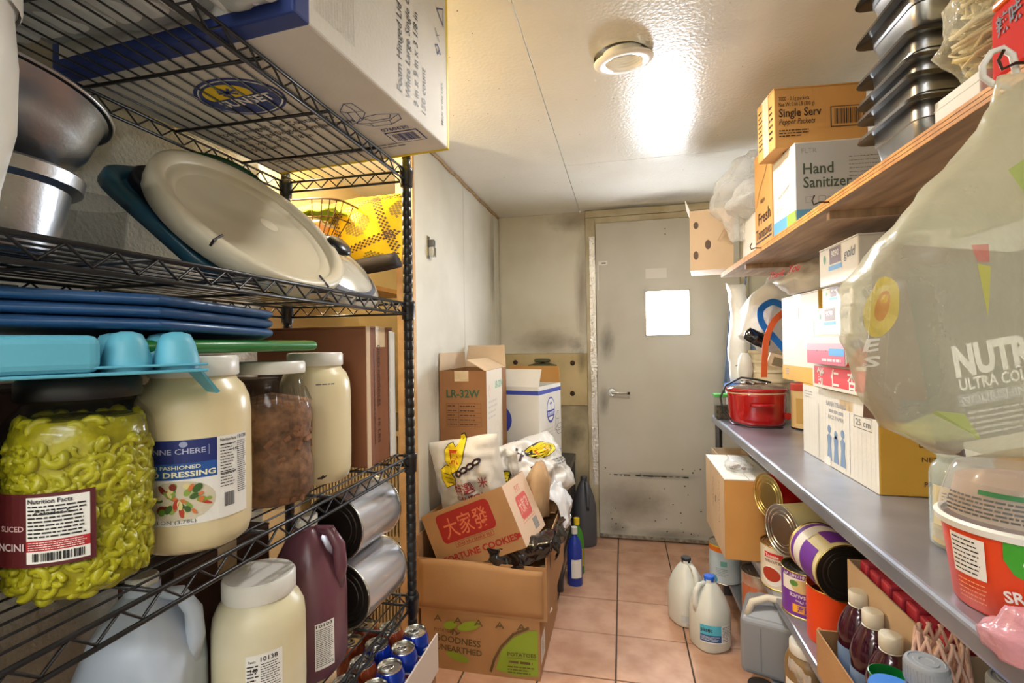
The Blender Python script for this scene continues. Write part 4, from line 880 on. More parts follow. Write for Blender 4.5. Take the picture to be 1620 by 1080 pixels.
for k in range(4): f.disc(ink((60, 38, 40)), .47+.08*k, .62+.035*k, .055, .04, 1+2*(k % 2), 16, 'sack_emblem', .4); f.disc(WHITE, .47+.08*k, .62+.035*k, .028, .015, 2+2*(k % 2), 12, 'sack_emblem', .4)
P = [(.18, .69), (.26, .72), (.34, .68), (.40, .58), (.34, .50), (.22, .47), (.17, .57)]; f.poly(BLACK, [(.28+(p-.28)*1.07, .60+(q-.60)*1.07) for p, q in P], 3, 'sack_emblem', 5); f.poly(ink((244, 218, 22)), P, 5, 'sack_emblem', 5); f.strokes(BLACK, [[(.21, .65), (.34, .62)], [(.22, .59), (.35, .56)], [(.23, .53), (.33, .51)]], .008, 6)
f.text('特選', dr, .34, .375, .115, .28, .008, 2, rot=.05); f.text('米', dr, .68, .43, .10, .13, .008, 2); f.text('CALIFORNIA', dr, .34, .285, .06, .55, .02, 2); f.text('RICE', dr, .46, .19, .06, .28, .02, 2)
t, f = sack('folded_rice_sack', 'folded flap of a white rice sack with small round yellow emblem', (-.515, 2.135, .745), (1, -.35, -.10), (-.05, -.3, 1), .15, .27, .06, 8, .03)
f.disc(BLACK, .45, .52, .30, .19, 1, 24, 'sack_emblem'); f.disc(ink((244, 218, 22)), .45, .52, .28, .175, 2, 24, 'sack_emblem'); f.text('鳳', ink((200, 60, 24)), .45, .43, .17, .3, .02, 3, 'c'); f.disc(ink((190, 180, 40)), .62, .33, .1, .07, 2, 14, 'sack_emblem'); f.strokes(BLACK, [[(.65, .45), (.8, .6), (.9, .62)]], .05, 1)
t, f = sack('rice_sack_lying', 'full white rice sack lying behind the cookie carton, facing the aisle', (-.43, 2.49, .695), (.30, .90, .0), (-.45, .1, .80), .54, .33, .18, 15, .035)
f.disc(BLACK, .50, .72, .255, .135, 1, 28, 'sack_emblem'); f.disc(ink((244, 218, 22)), .50, .72, .245, .125, 2, 28, 'sack_emblem'); f.text('Rice', ink((206, 90, 20)), .50, .67, .085, .30, .01, 3, 'c', shear=.2); f.strokes(ink((70, 44, 48)), [[(.18, .70), (.12, .78), (.18, .84), (.24, .78), (.16, .72), (.10, .66)]], .03, 2)
f.text('馬', BLACK, .14, .38, .12, .14, .03, 2); f.fine(GREY, .5, .40, .95, .52, 3, 1, .5)
paper = mat('tan_paper', (196, 162, 122), .8, col2=(176, 140, 98), nscale=9, bump=.3, bscale=30)
t = thing('crumpled_paper_bag', 'crumpled tan paper bag pushed between the rice sack and carton edge', 'bag', (-.385, 2.245, .655)); part('paper', MB().lathe([(.01, -.13), (.05, -.12), (.062, -.04), (.06, .04), (.04, .11), (.012, .125)], 26, sx=.75, sy=1.5).shake(.03, 14, 4), paper, t, smooth='all')
t = thing('torn_white_bag', 'torn white plastic bag hanging down the aisle side of the sack', 'bag', (-.30, 2.42, .55)); part('film', MB().grid(lambda u, v: (.012+.03*math.sin(v*4)-.04*v*(1-u), -.16+.26*u, -.10+.22*v-.10*abs(u-.4)), 18, 18).shake(.028, 14, 9), mat('white_film', (236, 236, 236), .3, bump=.5, bscale=30), t, smooth='all', thick=.001)
blackbag = mat('black_bin_bag', (16, 16, 18), .16, bump=.8, bscale=22, spec=.8)
t = thing('black_bin_bag', 'shiny black bin bag spilling over the right rim of the brown carton', 'bag', (-.40, 2.02, .52))
def drape(u, v):
    if v < .5: p = V((-.14+.26*u, .03-.125*v*2+.0, .0+.02*math.sin(v*6)))
    else: p = V((-.14+.26*u, -.095-.012, -(v-.5)*.16*(.35+.65*math.sin(u*PI*.8+.5))))
    p.z += .045*u*u-.012; p.y += -.006; return p
part('bag_film', MB().grid(drape, 34, 26).shake(.013, 22, 2), blackbag, t, smooth='all', thick=.0012)
part('bag_film', MB().grid(lambda u, v: (.125+.012*math.sin(v*7), -.09+.30*u, -.05+.10*v+.05*u*0+.03*math.sin(u*5)), 26, 12).shake(.014, 22, 6), blackbag, t, smooth='all', thick=.0012)
# plain pale-sided carton with LR-32W
ls = (.232, .40, .665); t = open_carton('tall_brown_carton', 'tall brown carton marked LR-32W with open top flaps against the white wall', (-.738, 2.405, .5405), ls, card_d, flaps=(('+y', 12, .12), ('-x', 1, .085), ('+x', -62, .11)), m_in=card_p)
t.location.z = .5425
f = Sheet(t, face(ls, '-y')); gi = ink((52, 92, 62)); bi = ink((84, 54, 34)); zt = ls[2]
f.text('LR-32W', gi, .035, zt-.125, .036, .165, .03); L = []
for k in range(6): L.append([(.035, zt-.155-.0215*k), (.205, zt-.155-.0215*k)])
L += [[(.035, zt-.155), (.035, zt-.2625)], [(.205, zt-.155), (.205, zt-.2625)], [(.095, zt-.155), (.095, zt-.2625)]]
f.strokes(bi, L, .0011); 
for k in range(5): f.fine(bi, .04, zt-.170-.0215*k, .09, zt-.162-.0215*k, 1, 1, .6, k); f.fine(bi, .10, zt-.172-.0215*k, .20, zt-.162-.0215*k, 1, 1, .5, k+9, .5)
for k in range(4): a_ = .072+k*.030; f.strokes(bi, [[(a_, zt-.385), (a_+.025, zt-.385), (a_+.025, zt-.352), (a_, zt-.352), (a_, zt-.385)]], .0012)
f.strokes(bi, [[(.079, zt-.38), (.079, zt-.357)], [(.090, zt-.38), (.090, zt-.357)], [(.105, zt-.362), (.115, zt-.357), (.125, zt-.362)], [(.115, zt-.358), (.115, zt-.38)], [(.165, zt-.36), (.185, zt-.36)], [(.175, zt-.36), (.172, zt-.38)]], .0025); f.poly(bi, [(.138, zt-.374), (.145, zt-.356), (.152, zt-.374), (.145, zt-.382)], 1)
f.text('Made in China', bi, .13, zt-.402, .008, .07, .01, 1, 'c'); part('tape', MB().box(-.04, -ls[1]/2-.0012, zt-.05, .03, -ls[1]/2-.0005, zt), tape_m, t)
lr2 = ink((232, 226, 214)); f = Sheet(t, face(ls, '+x')); f.rect(mat('pale_carton_side', (228, 218, 202), .7, bump=.1, bscale=120), .001, .0, .30, zt-.001, 0, 'printed_panel')
f.text('LR-32W', ink((110, 178, 150)), .16, zt-.095, .036, .15, .03); f.fine(PALE, .03, zt-.24, .20, zt-.14, 4, 1, .4, 3, .2)
L = [[(.19+.05*math.cos(a_), zt-.30+.035*math.sin(a_)) for a_ in [2*PI*k/20 for k in range(21)]], [(.19+.035*math.cos(a_), zt-.30+.022*math.sin(a_)) for a_ in [2*PI*k/20 for k in range(21)]]]; f.strokes(PALE, L, .002); f.strokes(ink((214, 150, 140)), [[(.05, zt-.07), (.03, zt-.10), (.05, zt-.13), (.07, zt-.10), (.05, zt-.07)], [(.04, zt-.10), (.06, zt-.08)]], .0025)

# steel bench in the far left corner with a white carton on it
t = thing('steel_bench', 'low grey steel bench in the far left corner', 'bench', (0, 0, 0))
part('bench_top', MB().box(-.85, 2.60, .532, -.325, 3.405, .57), steel_d, t, bevel=.004)
for x_, y_ in ((-.345, 2.63), (-.345, 3.38), (-.82, 2.63), (-.82, 3.38)): part('leg', MB().box(x_-.016, y_-.016, 0, x_+.016, y_+.016, .5315), steel_d, t, bevel=.002)
part('lower_rail', MB().box(-.352, 2.65, .10, -.338, 3.36, .13), steel_d, t)
ws = (.36, .35, .52); t = open_carton('foam_cup_carton', 'white carton with blue band and round badge on the steel bench', (-.588, 2.865, .5712), ws, card_w, rz=math.radians(-13), flaps=(('-y', -38, .12), ('+y', 4, .10)), m_in=None)
t.children[-1].data.materials[0] = card_o
bl2 = ink((62, 76, 168))
for sd in ('-y', '+x'):
    f = Sheet(t, face(ws, sd)); f.rect(bl2, .0, ws[2]-.045, .36 if sd == '-y' else .35, ws[2]-.022, 0, 'printed_band')
f = Sheet(t, face(ws, '+x')); f.disc(bl2, .18, .375, .062, .075, 0, 32, 'logo_badge'); f.disc(WHITE, .18, .378, .054, .064, 1, 32, 'logo_badge'); f.rect(bl2, .125, .335, .235, .375, 2, 'logo_badge'); f.text('SUNSET', WHITE, .18, .345, .020, .10, .03, 3, 'c'); f.strokes(bl2, [[(.18, .38), (.18, .42)], [(.165, .41), (.18, .42), (.195, .41)]], .007, 3)
f.fine(PALE, .03, .20, .22, .28, 4, 1, .4, 3, .2); container_drawing(f, GREY, .24, .22, .14, .003); f.rect(bl2, .26, .06, .34, .12, 0); f.rect(card_w, .264, .064, .336, .116, 1); f.barcode(bl2, .27, .07, .33, .11, 2); f.rect(yello, .2, .01, .348, .03, 0, 'printed_band')
f = Sheet(t, face(ws, '-y')); f.disc(bl2, .11, .33, .085, .085, 0, 32, 'logo_badge'); f.disc(YEL, .10, .35, .05, .04, 1, 20, 'logo_sun'); container_drawing(f, ink((70, 74, 120)), .165, .07, .15, .0035)
t = thing('hose_bib', 'green and rusty valve fixed on the yellowed back wall above the white carton', 'valve', (-.548, YB-.012, 1.20)); vg = mat('valve_green', (70, 88, 56), .6, col2=(104, 84, 54), nscale=40, bump=.3)
part('body', MB().tube([(-.10, -.02, -.035), (-.05, -.03, -.03), (.05, -.03, -.03), (.10, -.02, -.035)], [.016, .024, .024, .016], 10), vg, t, smooth='all')
part('handle', MB().lathe([(.0, .0), (.05, .002), (.06, .012), (.05, .024), (0, .026)], 14, (0, -.03, 0), sx=1.0, sy=.5), vg, t, smooth='all')
part('flange', MB().lathe([(.03, 0), (.03, .01)], 16, (0, .0, -.03), Matrix.Rotation(PI/2, 4, 'X')), rust, t)
t = jug('grey_detergent_jug', 'dark grey plastic jug standing between the bench and door frame', (-.262, 3.28, 0), .4, mat('grey_jug', (84, 86, 92), .4), mat('grey_jug_cap', (70, 72, 76), .4), h=.46, w_=.075)
for i, (lx, ly, c_, l_) in enumerate(((-.275, 2.86, (70, 140, 50), 'green spray bottle beside the bench leg'), (-.275, 2.72, (36, 60, 160), 'blue detergent bottle beside the bench leg'))):
    t = thing('cleaning_bottle', l_, 'bottle', (lx, ly, 0.0)); part('bottle_body', MB().lathe([(0, 0), (.038, 0), (.042, .006), (.042, .19), (.032, .24), (.016, .265), (.014, .285)], 24, cap=False, sy=.8), mat('bottle_%d' % i, c_, .3), t, smooth=True); part('cap', MB().lathe([(.017, .28), (.017, .315), (0, .317)], 20, cap=False), wht_pl if i else YEL, t, smooth=True)
    f = Sheet(t, cylmap(.0425, 0, -1.2)); f.rect(WHITE if i else YEL, -.03, .05, .03, .15, 0, 'label')
# ------------------------------------------------------------------ right: plywood shelf
ply = mat('plywood_face', (174, 142, 106), .6, col2=(132, 104, 76), nscale=7, bump=.12, bscale=30); ply_e = mat('plywood_edge', (214, 152, 68), .55, col2=(180, 116, 44), nscale=30)
for m_ in (ply,):   # stretched grain along the shelf
    n_ = [q for q in m_.node_tree.nodes if q.type == 'TEX_NOISE'][0]; mp = m_.node_tree.nodes.new('ShaderNodeMapping'); mp.inputs['Scale'].default_value = (6, .7, 1)
    tcn = [q for q in m_.node_tree.nodes if q.type == 'TEX_COORD'][0]; m_.node_tree.links.new(tcn.outputs['Object'], mp.inputs[0]); m_.node_tree.links.new(mp.outputs[0], n_.inputs[0])
PX, PZ = .512, 1.685
t = thing('plywood_shelf', 'long plywood shelf fixed to the right wall', 'shelf', (0, 0, 0))
part('shelf_board', MB().box(PX, -.6, PZ-.023, 1.118, 2.745, PZ), ply, t, bevel=.001)
for k in range(3): part('edge_ply', MB().box(PX-.0008, -.6, PZ-.0225+k*.0078, PX+.001, 2.7455, PZ-.0165+k*.0078), ply_e, t)
for y_ in (1.42, 2.30): part('support_cleat', MB().box(.53, y_, PZ-.043, 1.118, y_+.018, PZ-.0232), ply, t)
hookm = mat('rusty_hook', (70, 52, 40), .45, .7)
for y_ in (1.37, 1.98, .742):
    part('cup_hook', MB().tube([(PX+.0, y_, PZ-.012), (PX-.022, y_, PZ-.010), (PX-.036, y_, PZ-.016), (PX-.040, y_, PZ-.004), (PX-.034, y_, PZ+.008)], .002, 7), hookm, t, smooth='all')

ss = (.26, .19, .248); t = carton('sanitizer_carton', 'white and grey hand sanitizer carton on the plywood shelf', (.521+.13, 1.662+.095, PZ+.001), ss, card_w, rz=math.radians(3), tape=False)
f = Sheet(t, face(ss, '-y')); gp = ink((186, 186, 186)); skyb = ink((96, 160, 196)); lime = ink((150, 190, 80)); dgr = ink((70, 84, 70))
f.rect(gp, .001, .001, .259, .243, 0, 'printed_panel'); f.rect(skyb, .001, .001, .259, .042, 1, 'printed_band'); f.text('FLTR', ink((140, 140, 140)), .018, .214, .015, None, -.005, 1)
f.text('Hand', dgr, .022, .150, .034, .085, .012, 1); f.text('Sanitizer', dgr, .022, .108, .034, .135, .012, 1); f.text('4', WHITE, .04, .012, .024, None, .03, 2); f.text('Pack Bottles', WHITE, .066, .022, .010, .055, .01, 2); f.fine(WHITE, .066, .006, .12, .017, 2, 2, .4)
f.strokes(GREY, [[(.028, .062), (.048, .062), (.048, .08), (.028, .08), (.028, .062)], [(.064, .062), (.084, .062), (.084, .08), (.064, .08), (.064, .062)]], .001); f.fine(GREY, .09, .062, .12, .08, 4, 1, .35); f.fine(GREY, .15, .13, .25, .20, 6, 1, .2)
f = Sheet(t, face(ss, '-x')); f.rect(skyb, .001, .001, .12, .042, 1, 'printed_band'); f.rect(lime, .12, .001, .189, .042, 1, 'printed_band'); f.text('Hand Sanitizer', ink((150, 150, 140)), .05, .11, .014, .10, .01, 1, rot=.2); f.fine(PALE, .02, .06, .12, .09, 3, 1, .3)
pp = (.27, .145, .19); t = carton('pepper_packet_carton', 'orange brown pepper packet carton lying on top of the sanitizer carton', (.470+.138, 1.705+.070, PZ+.2505), pp, card_o, rz=math.radians(5), seam='x', tape_len=.15)
f = Sheet(t, face(pp, '-y')); bk = ink((60, 38, 22)); f.text('3000 - 0.1g packets', bk, .014, .148, .013, .09, .008, 1); f.text('Net Wt 0.66 LB (300 g)', bk, .014, .130, .013, .105, .008, 1); f.text('Single Serv', bk, .014, .097, .026, .125, .02, 1); f.text('Pepper Packets', bk, .014, .073, .018, .105, .008, 1, shear=.2); f.fine(bk, .014, .032, .11, .058, 3, 1, .4, 4, .4)
f.rect(bk, .165, .055, .262, .120, 0); f.rect(card_o, .168, .058, .259, .117, 1); f.barcode(bk, .176, .064, .252, .112, 2, 3)
f = Sheet(t, face(pp, '-x')); f.fine(bk, .015, .03, .05, .17, 9, 1, .35, 8); f.rect(tape_m, .055, .0, .10, .19, 1, 'tape'); f.fine(bk, .105, .03, .135, .15, 6, 1, .35, 3)
f = Sheet(t, face(pp, 'bot')); f.text('03', bk, .04, .09, .03, None, .0, 1); f.rect(tape_m, .11, .0, .15, .144, 0, 'tape')
ts = (.30, .225, .36); t = open_carton('tomato_carton', 'orange fresh tomatoes carton behind the sanitizer carton', (.522+.15, 1.875+.1165, PZ+.001), ts, card_o, flaps=(('-x', -60, .09),))
f = Sheet(t, face(ts, '-x')); f.text('Fresh', bk, .205, .085, .045, .155, .02, 1, 'r'); f.text('Tomatoes', bk, .215, .032, .040, .20, .02, 1, 'r'); f.rect(bk, .01, .018, .215, .025, 1); f.text('FRESH', bk, .08, .16, .016, None, .01, 1); f.strokes(bk, [[(.02, .16), (.08, .22), (.15, .26), (.20, .31)]], .003, 1)
vs_ = (.16, .26, .17); t = carton('plain_white_box', 'plain white box under the clear plastic bags on the plywood shelf', (.54+.08, 2.135+.13, PZ+.001), vs_, card_w, tape=False)
cs = (.20, .22, .30); t = open_carton('vented_carton', 'brown carton with round vent holes sticking out past the shelf end', (.372+.085, 2.655+.12, PZ+.001), cs, card_p, rz=math.radians(-9), m_in=card_w, flaps=(('-x', 20, .06),))
t.location.y = 2.70; hol = ink((88, 62, 40))
f = Sheet(t, face(cs, '-y')); f.disc(hol, .030, .225, .012, .018, 0, 14, 'vent_hole'); f.disc(hol, .028, .075, .012, .022, 0, 14, 'vent_hole'); f.disc(hol, .085, .125, .014, .024, 0, 14, 'vent_hole')
part('twine', MB().tube([(.03, -.125, .14), (.06, -.16, .19), (.10, -.20, .24)], .002, 6), card_p, t)
bagc = film('clear_bag', (240, 240, 238), .2, .14, 26, .8)
def bag_rings(rings, seg, amp, sc, seed, z0=None):
    b = MB(); L_ = []
    for c, rx, ry in rings: L_.append([(c[0]+rx*math.cos(2*PI*k/seg), c[1]+ry*math.sin(2*PI*k/seg), c[2]) for k in range(seg)])
    # interpolate rings
    out = []
    for i in range(len(L_)-1):
        for j in range(5):
            q = j/5; q = q*q*(3-2*q) if False else q; out.append([tuple(V(a).lerp(V(c_), q)) for a, c_ in zip(L_[i], L_[i+1])])
    out.append(L_[-1]); b.loft(out); b.shake(amp, sc, seed, z0); return b
t = thing('clear_plastic_bag', 'crumpled clear plastic bag on the plain white box', 'bag', (.585, 2.27, PZ+.1725)); part('film', bag_rings([((0, 0, 0), .05, .09), ((-.03, 0, .05), .10, .13), ((-.02, 0, .12), .09, .11), ((.01, .02, .17), .04, .05)], 30, .022, 15, 2, .001), bagc, t, smooth='all')
t = thing('clear_plastic_bag', 'large clear plastic bag hanging over the shelf end beside the tomato carton', 'bag', (.520, 2.36, PZ+.15)); part('film', bag_rings([((.0, .02, -.05), .02, .02), ((.0, .0, .02), .06, .05), ((-.03, 0, .08), .09, .07), ((-.02, 0, .18), .085, .07), ((.03, .0, .30), .05, .05), ((.06, .02, .34), .02, .02)], 30, .024, 14, 5), bagc, t, smooth='all')
# nested hotel pans
panrim = mat('pan_rim_steel', (92, 88, 82), .25, 1)
for i, z_ in enumerate((1.757, 1.800, 1.832, 1.878, 1.965, 2.05)):
    zb = PZ+.001 if i == 0 else z_-.066
    t = thing('steam_table_pan', ('lowest', 'second lowest', 'third', 'fourth', 'second highest', 'highest')[i]+' steel pan in the nested stack on the plywood shelf', 'pan', (.675, 1.10, zb), 0, 'steel pans nested on the plywood shelf'); H_ = z_-zb
    def ring(a, b_, z2, rad=.024):
        pts = []
        for cx_, cy_, st in ((a-rad, b_-rad, 0), (-(a-rad), b_-rad, 1), (-(a-rad), -(b_-rad), 2), (a-rad, -(b_-rad), 3)):
            for k in range(6): w_ = (st+k/5)*PI/2; pts.append((cx_+rad*math.cos(w_), cy_+rad*math.sin(w_), z2))
        return pts
    s_ = -.001*i
    part('pan_body', MB().loft([ring(.138, .072, 0), ring(.143, .077, .006), ring(.149, .083, H_*.55), ring(.1515, .0855, H_*.57), ring(.153, .087, H_-.001), ring(.150, .084, H_-.001), ring(.139, .073, .008)], cap=True), steel, t, smooth=True)
    part('pan_rim', MB().loft([ring(.152, .086, H_), ring(.172, .106, H_), ring(.175, .109, H_-.009), ring(.170, .104, H_-.008), ring(.153, .087, H_-.002)], cap=False), panrim, t, smooth=True)
t = thing('white_foam_block', 'small white box under the noodle bag on the plywood shelf', 'box', (.60, .925, PZ+.001)); part('body', MB().box(-.07, -.055, 0, .1, .055, .045), card_w, t, bevel=.002); part('lid_seam', MB().box(-.0705, -.0555, .03, .1005, .0555, .031), PALE, t)
t = thing('noodle_bag', 'clear bag of pale dry noodles at the near end of the plywood shelf', 'bag', (.655, .91, PZ+.0465)); R = random.Random(8)
b = MB()
for k in range(330):
    a_ = R.uniform(0, 6.28); q = R.random()**.35; x_, y_, z_ = .115*q*math.cos(a_), .052*q*math.sin(a_), R.uniform(.015, .21)
    b.tube([(x_+.03*math.cos(a_*3+w_*2+k), y_+.018*math.sin(a_*2+w_*2.3), z_+.018*math.sin(w_*1.7+k)) for w_ in (0, .7, 1.4, 2.1, 2.8)], .0042, 5, flat=.5)
part('noodles', b, mat('dry_noodle', (240, 226, 180), .55, col2=(228, 208, 152), nscale=20), t, smooth='all', kind='stuff')
part('film', bag_rings([((-.01, 0, .0), .10, .055), ((-.01, 0, .06), .145, .07), ((.01, 0, .15), .14, .07), ((.03, 0, .24), .09, .05), ((.05, 0, .28), .03, .02)], 34, .022, 13, 11, .001), film('noodle_film', (240, 236, 214), .16, .1, 24, .9), t, smooth='all')
t = thing('red_snack_pack', 'red and orange packet at the near edge of the plywood shelf', 'packet', (.556, .783, PZ+.001)); part('packet_body', MB().box(-.04, -.04, 0, .05, .045, .10), mat('red_pack', (200, 36, 18), .7, spec=.15), t, bevel=.008); part('top_fold', MB().box(-.04, -.036, .10, .05, .041, .112), mat('orange_pack', (232, 112, 40), .3), t, bevel=.004)
f = Sheet(t, planar((-.0402, .04, 0), (0, -1, 0), (0, 0, 1))); f.text('辣味', BLACK, .012, .06, .022, .045, .02, 1, rot=.1)

# ------------------------------------------------------------------ right: steel table
TZ = .90; t = thing('steel_prep_table', 'long stainless steel table along the right wall', 'table', (0, 0, 0), 0)
tblm = mat('worn_table_steel', (176, 182, 196), .3, .65, col2=(150, 156, 172), nscale=6, bump=.05, bscale=120)
part('table_top', MB().box(.503, -.6, TZ-.045, 1.115, 3.055, TZ), tblm, t, bevel=.010, seg=3)
part('under_shelf', MB().box(.523, -.55, .37, 1.10, 2.12, .405), tblm, t, bevel=.006)
for x_, y_ in ((.535, 3.02), (1.08, 3.02), (1.08, .4), (.545, -.4), (1.08, -.4)): part('leg', MB().lathe([(.019, 0), (.019, TZ-.0455)], 16, (x_, y_, 0)), steel_d, t, smooth=True)
t = thing('floor_rack', 'low grey steel rack under the table near the floor', 'rack', (0, 0, 0))
part('deck', MB().box(.50, .2, .105, 1.09, 2.80, .125), tblm, t, bevel=.004)
for x_, y_ in ((.52, 2.77), (1.06, 2.77), (.52, .25), (1.06, .25), (1.06, 1.5)): part('foot', MB().box(x_-.02, y_-.02, 0, x_+.02, y_+.02, .1045), steel_d, t)
# --- things on the table, from the door towards the camera
T = TZ+.0008
redg = mat('red_enamel', (176, 26, 26), .12, coat=.6, col2=(164, 22, 22), nscale=4)
t = thing('slow_cooker', 'red oval slow cooker with glass lid on the far end of the table', 'cooker', (.672, 2.745, T)); k_ = 1.28
part('housing', MB().lathe([(.095, .0), (.104, .003), (.107, .02), (.112, .15), (.113, .163)], 56, sx=1.25), redg, t, smooth='all')
part('gold_line', MB().lathe([(.1135, .160), (.1145, .163), (.1135, .166)], 56, sx=1.25, cap=False), mat('cream_line', (226, 190, 150), .3), t, smooth=True)
part('crock_rim', MB().lathe([(.112, .166), (.118, .170), (.119, .182), (.114, .187), (.108, .185)], 56, sx=1.25, cap=False), redg, t, smooth='all')
part('glass_lid', MB().lathe([(.110, .186), (.104, .192), (.07, .202), (.0, .206)], 48, sx=1.25, cap=False), mat('lid_glass', (150, 140, 126), .08, alpha=.55, spec=1), t, smooth=True)
part('side_grip', MB().tube([(-.052, -.112, .108), (-.045, -.128, .108), (0, -.134, .108), (.045, -.128, .108), (.052, -.112, .108)], .009, 10), redg, t, smooth='all')
part('control_knob', MB().lathe([(.018, 0), (.018, .012), (.014, .016), (0, .016)], 20, (.125, -.06, .05), Matrix.Rotation(PI/2, 4, 'X')), redg, t, smooth=True)
part('foot_ring', MB().lathe([(.096, -.0006), (.09, .002)], 40, sx=1.25), BLACK, t)
part('power_cord', MB().tube([(.06, -.03, .215), (-.01, -.06, .232), (-.075, -.02, .240), (-.155, -.04, .20), (-.185, -.06, .14), (-.175, -.07, .07), (-.13, -.09, .02), (-.075, -.145, .007), (.0, -.155, .006), (.08, -.145, .006)], .005, 8), mat('black_rubber', (22, 22, 24), .5), t, smooth='all')
R = random.Random(5)
for k in range(9):
    tt = part('metal_clip', MB().tube([(-.03+R.uniform(-.045, .045), R.uniform(-.05, .03), .209), (-.02+R.uniform(-.05, .05), R.uniform(-.05, .03), .216), (R.uniform(-.05, .05), R.uniform(-.05, .03), .21)], .006, 6), tin, t, smooth='all')
t = thing('green_lid_container', 'small clear container of dark herbs with green lid', 'container', (.535, 2.90, T)); part('body', MB().box(-.04, -.035, 0, .04, .035, .12), clear, t, bevel=.006); part('herbs', MB().box(-.036, -.031, .003, .036, .031, .075).shake(.003, 60, 2, .002), mat('dark_herbs', (50, 44, 32), .9, col2=(110, 100, 76), nscale=60, bump=1, bscale=90), t); part('lid', MB().box(-.044, -.039, .12, .044, .039, .138), mat('bright_green', (70, 168, 80), .3), t, bevel=.003)
t = thing('yellow_snack_pouch', 'small yellow pouch between the herbs container and slow cooker', 'pouch', (.605, 2.93, T)); part('pouch', MB().lathe([(.02, 0), (.024, .02), (.026, .06), (.02, .115), (.003, .13)], 16, sx=1.1, sy=.6).shake(.004, 30, 2, 0), mat('yellow_pouch', (222, 178, 70), .35), t, smooth='all'); part('band', MB().box(-.02, -.0165, .05, .02, -.0155, .085), WHITE, t)
t = thing('blue_lid_tub', 'low clear tub with blue lid behind the slow cooker', 'tub', (.63, 3.00, T)); part('body', MB().lathe([(.05, 0), (.06, .17)], 28, (0, 0, 0)), mat('frosted_tub', (226, 230, 230), .4), t, smooth=True); part('lid', MB().lathe([(.064, .17), (.064, .185), (.0, .186)], 28), mat('sky_lid', (60, 120, 200), .35), t, smooth=True)
tubm = mat('ivory_tub', (228, 216, 186), .4, col2=(218, 204, 170), nscale=5)
for k in range(5):
    t = thing('ivory_tub', ('lowest', 'second', 'third', 'fourth', 'top')[k]+' of the nested ivory tubs behind the slow cooker', 'tub', (.79, 2.93, T+k*.052), 0, 'nested ivory tubs on the table')
    part('body', MB().lathe([(.088, 0), (.104, .15), (.110, .152), (.1105, .166), (.106, .168), (.102, .15), (.086, .006), (0, .005)], 40, cap=False), tubm, t, smooth=True); part('base', MB().lathe([(.088, .0), (0, .0)], 40, cap=False), tubm, t)
t = thing('cylindrical_canister', 'tall cream canister with red lid beside the slow cooker', 'canister', (.868, 2.62, T)); part('body', MB().lathe([(.0, 0), (.066, 0), (.07, .004), (.07, .19)], 36, cap=False), mat('cream_canister', (216, 186, 130), .4), t, smooth=True); part('lid', MB().lathe([(.073, .186), (.073, .215), (.068, .22), (0, .22)], 36, cap=False), mat('dull_red', (180, 58, 44), .4), t, smooth=True); part('foot', MB().lathe([(.071, .0), (.0715, .006), (.07, .008)], 36, cap=False), BLACK, t)
f = Sheet(t, cylmap(.07, 0, -2.2)); f.rect(ink((190, 150, 80)), -.03, .03, .04, .15, 0, 'label')
t = thing('small_glass_jar', 'small jar with green rimmed lid behind the slow cooker', 'jar', (.765, 2.79, T+.0)); part('body', MB().lathe([(.0, 0), (.033, 0), (.036, .005), (.036, .19), (.03, .21)], 28, cap=False), glass_m, t, smooth=True); part('lid', MB().lathe([(.034, .205), (.034, .222), (0, .223)], 28, cap=False), mat('pale_green_lid', (190, 214, 190), .4), t, smooth=True); part('handle', MB().tube([(-.03, 0, .224), (-.02, 0, .238), (.02, 0, .238), (.03, 0, .224)], .003, 6), mat('leaf_green', (30, 110, 80), .4), t)
t.location.x = .90; t.location.y = 2.80
# cluster hanging and lying under the plywood shelf at the far end
wb = mat('white_bag_plastic', (238, 236, 230), .3, bump=.6, bscale=25)
t = thing('white_paper_roll', 'white crumpled paper roll standing under the far end of the plywood shelf', 'roll', (.655, 3.05, T+.188)); part('roll', bag_rings([((0, 0, 0), .055, .05), ((-.01, 0, .2), .06, .05), ((.0, 0, .40), .05, .05), ((-.02, 0, .56), .045, .04)], 24, .012, 18, 3, 0), wb, t, smooth='all'); part('ring_mark', MB().tube([(-.04, -.058, .1), (.0, -.066, .12), (.04, -.058, .1)], .003, 6), GREY, t)
t.location.y = 3.0
t = thing('white_plastic_bag', 'stuffed white plastic bag on the nested ivory tubs', 'bag', (.745, 2.80, 1.30)); part('film', bag_rings([((.0, .03, -.06), .05, .05), ((-.02, 0, .04), .115, .11), ((.0, 0, .16), .12, .11), ((.02, 0, .25), .09, .08), ((.04, 0, .33), .03, .03)], 30, .026, 12, 4), wb, t, smooth='all')
t.location.z = 1.33
t = thing('black_pouch', 'black shiny pouch hanging in front of the white bag', 'pouch', (.665, 2.70, 1.335)); part('pouch', MB().lathe([(.0, -.03), (.045, -.025), (.06, .005), (.05, .035), (0, .045)], 24, sx=1.15, sy=.5, M=Matrix.Rotation(.5, 4, 'Y')).shake(.006, 20, 2), blackbag, t, smooth='all')
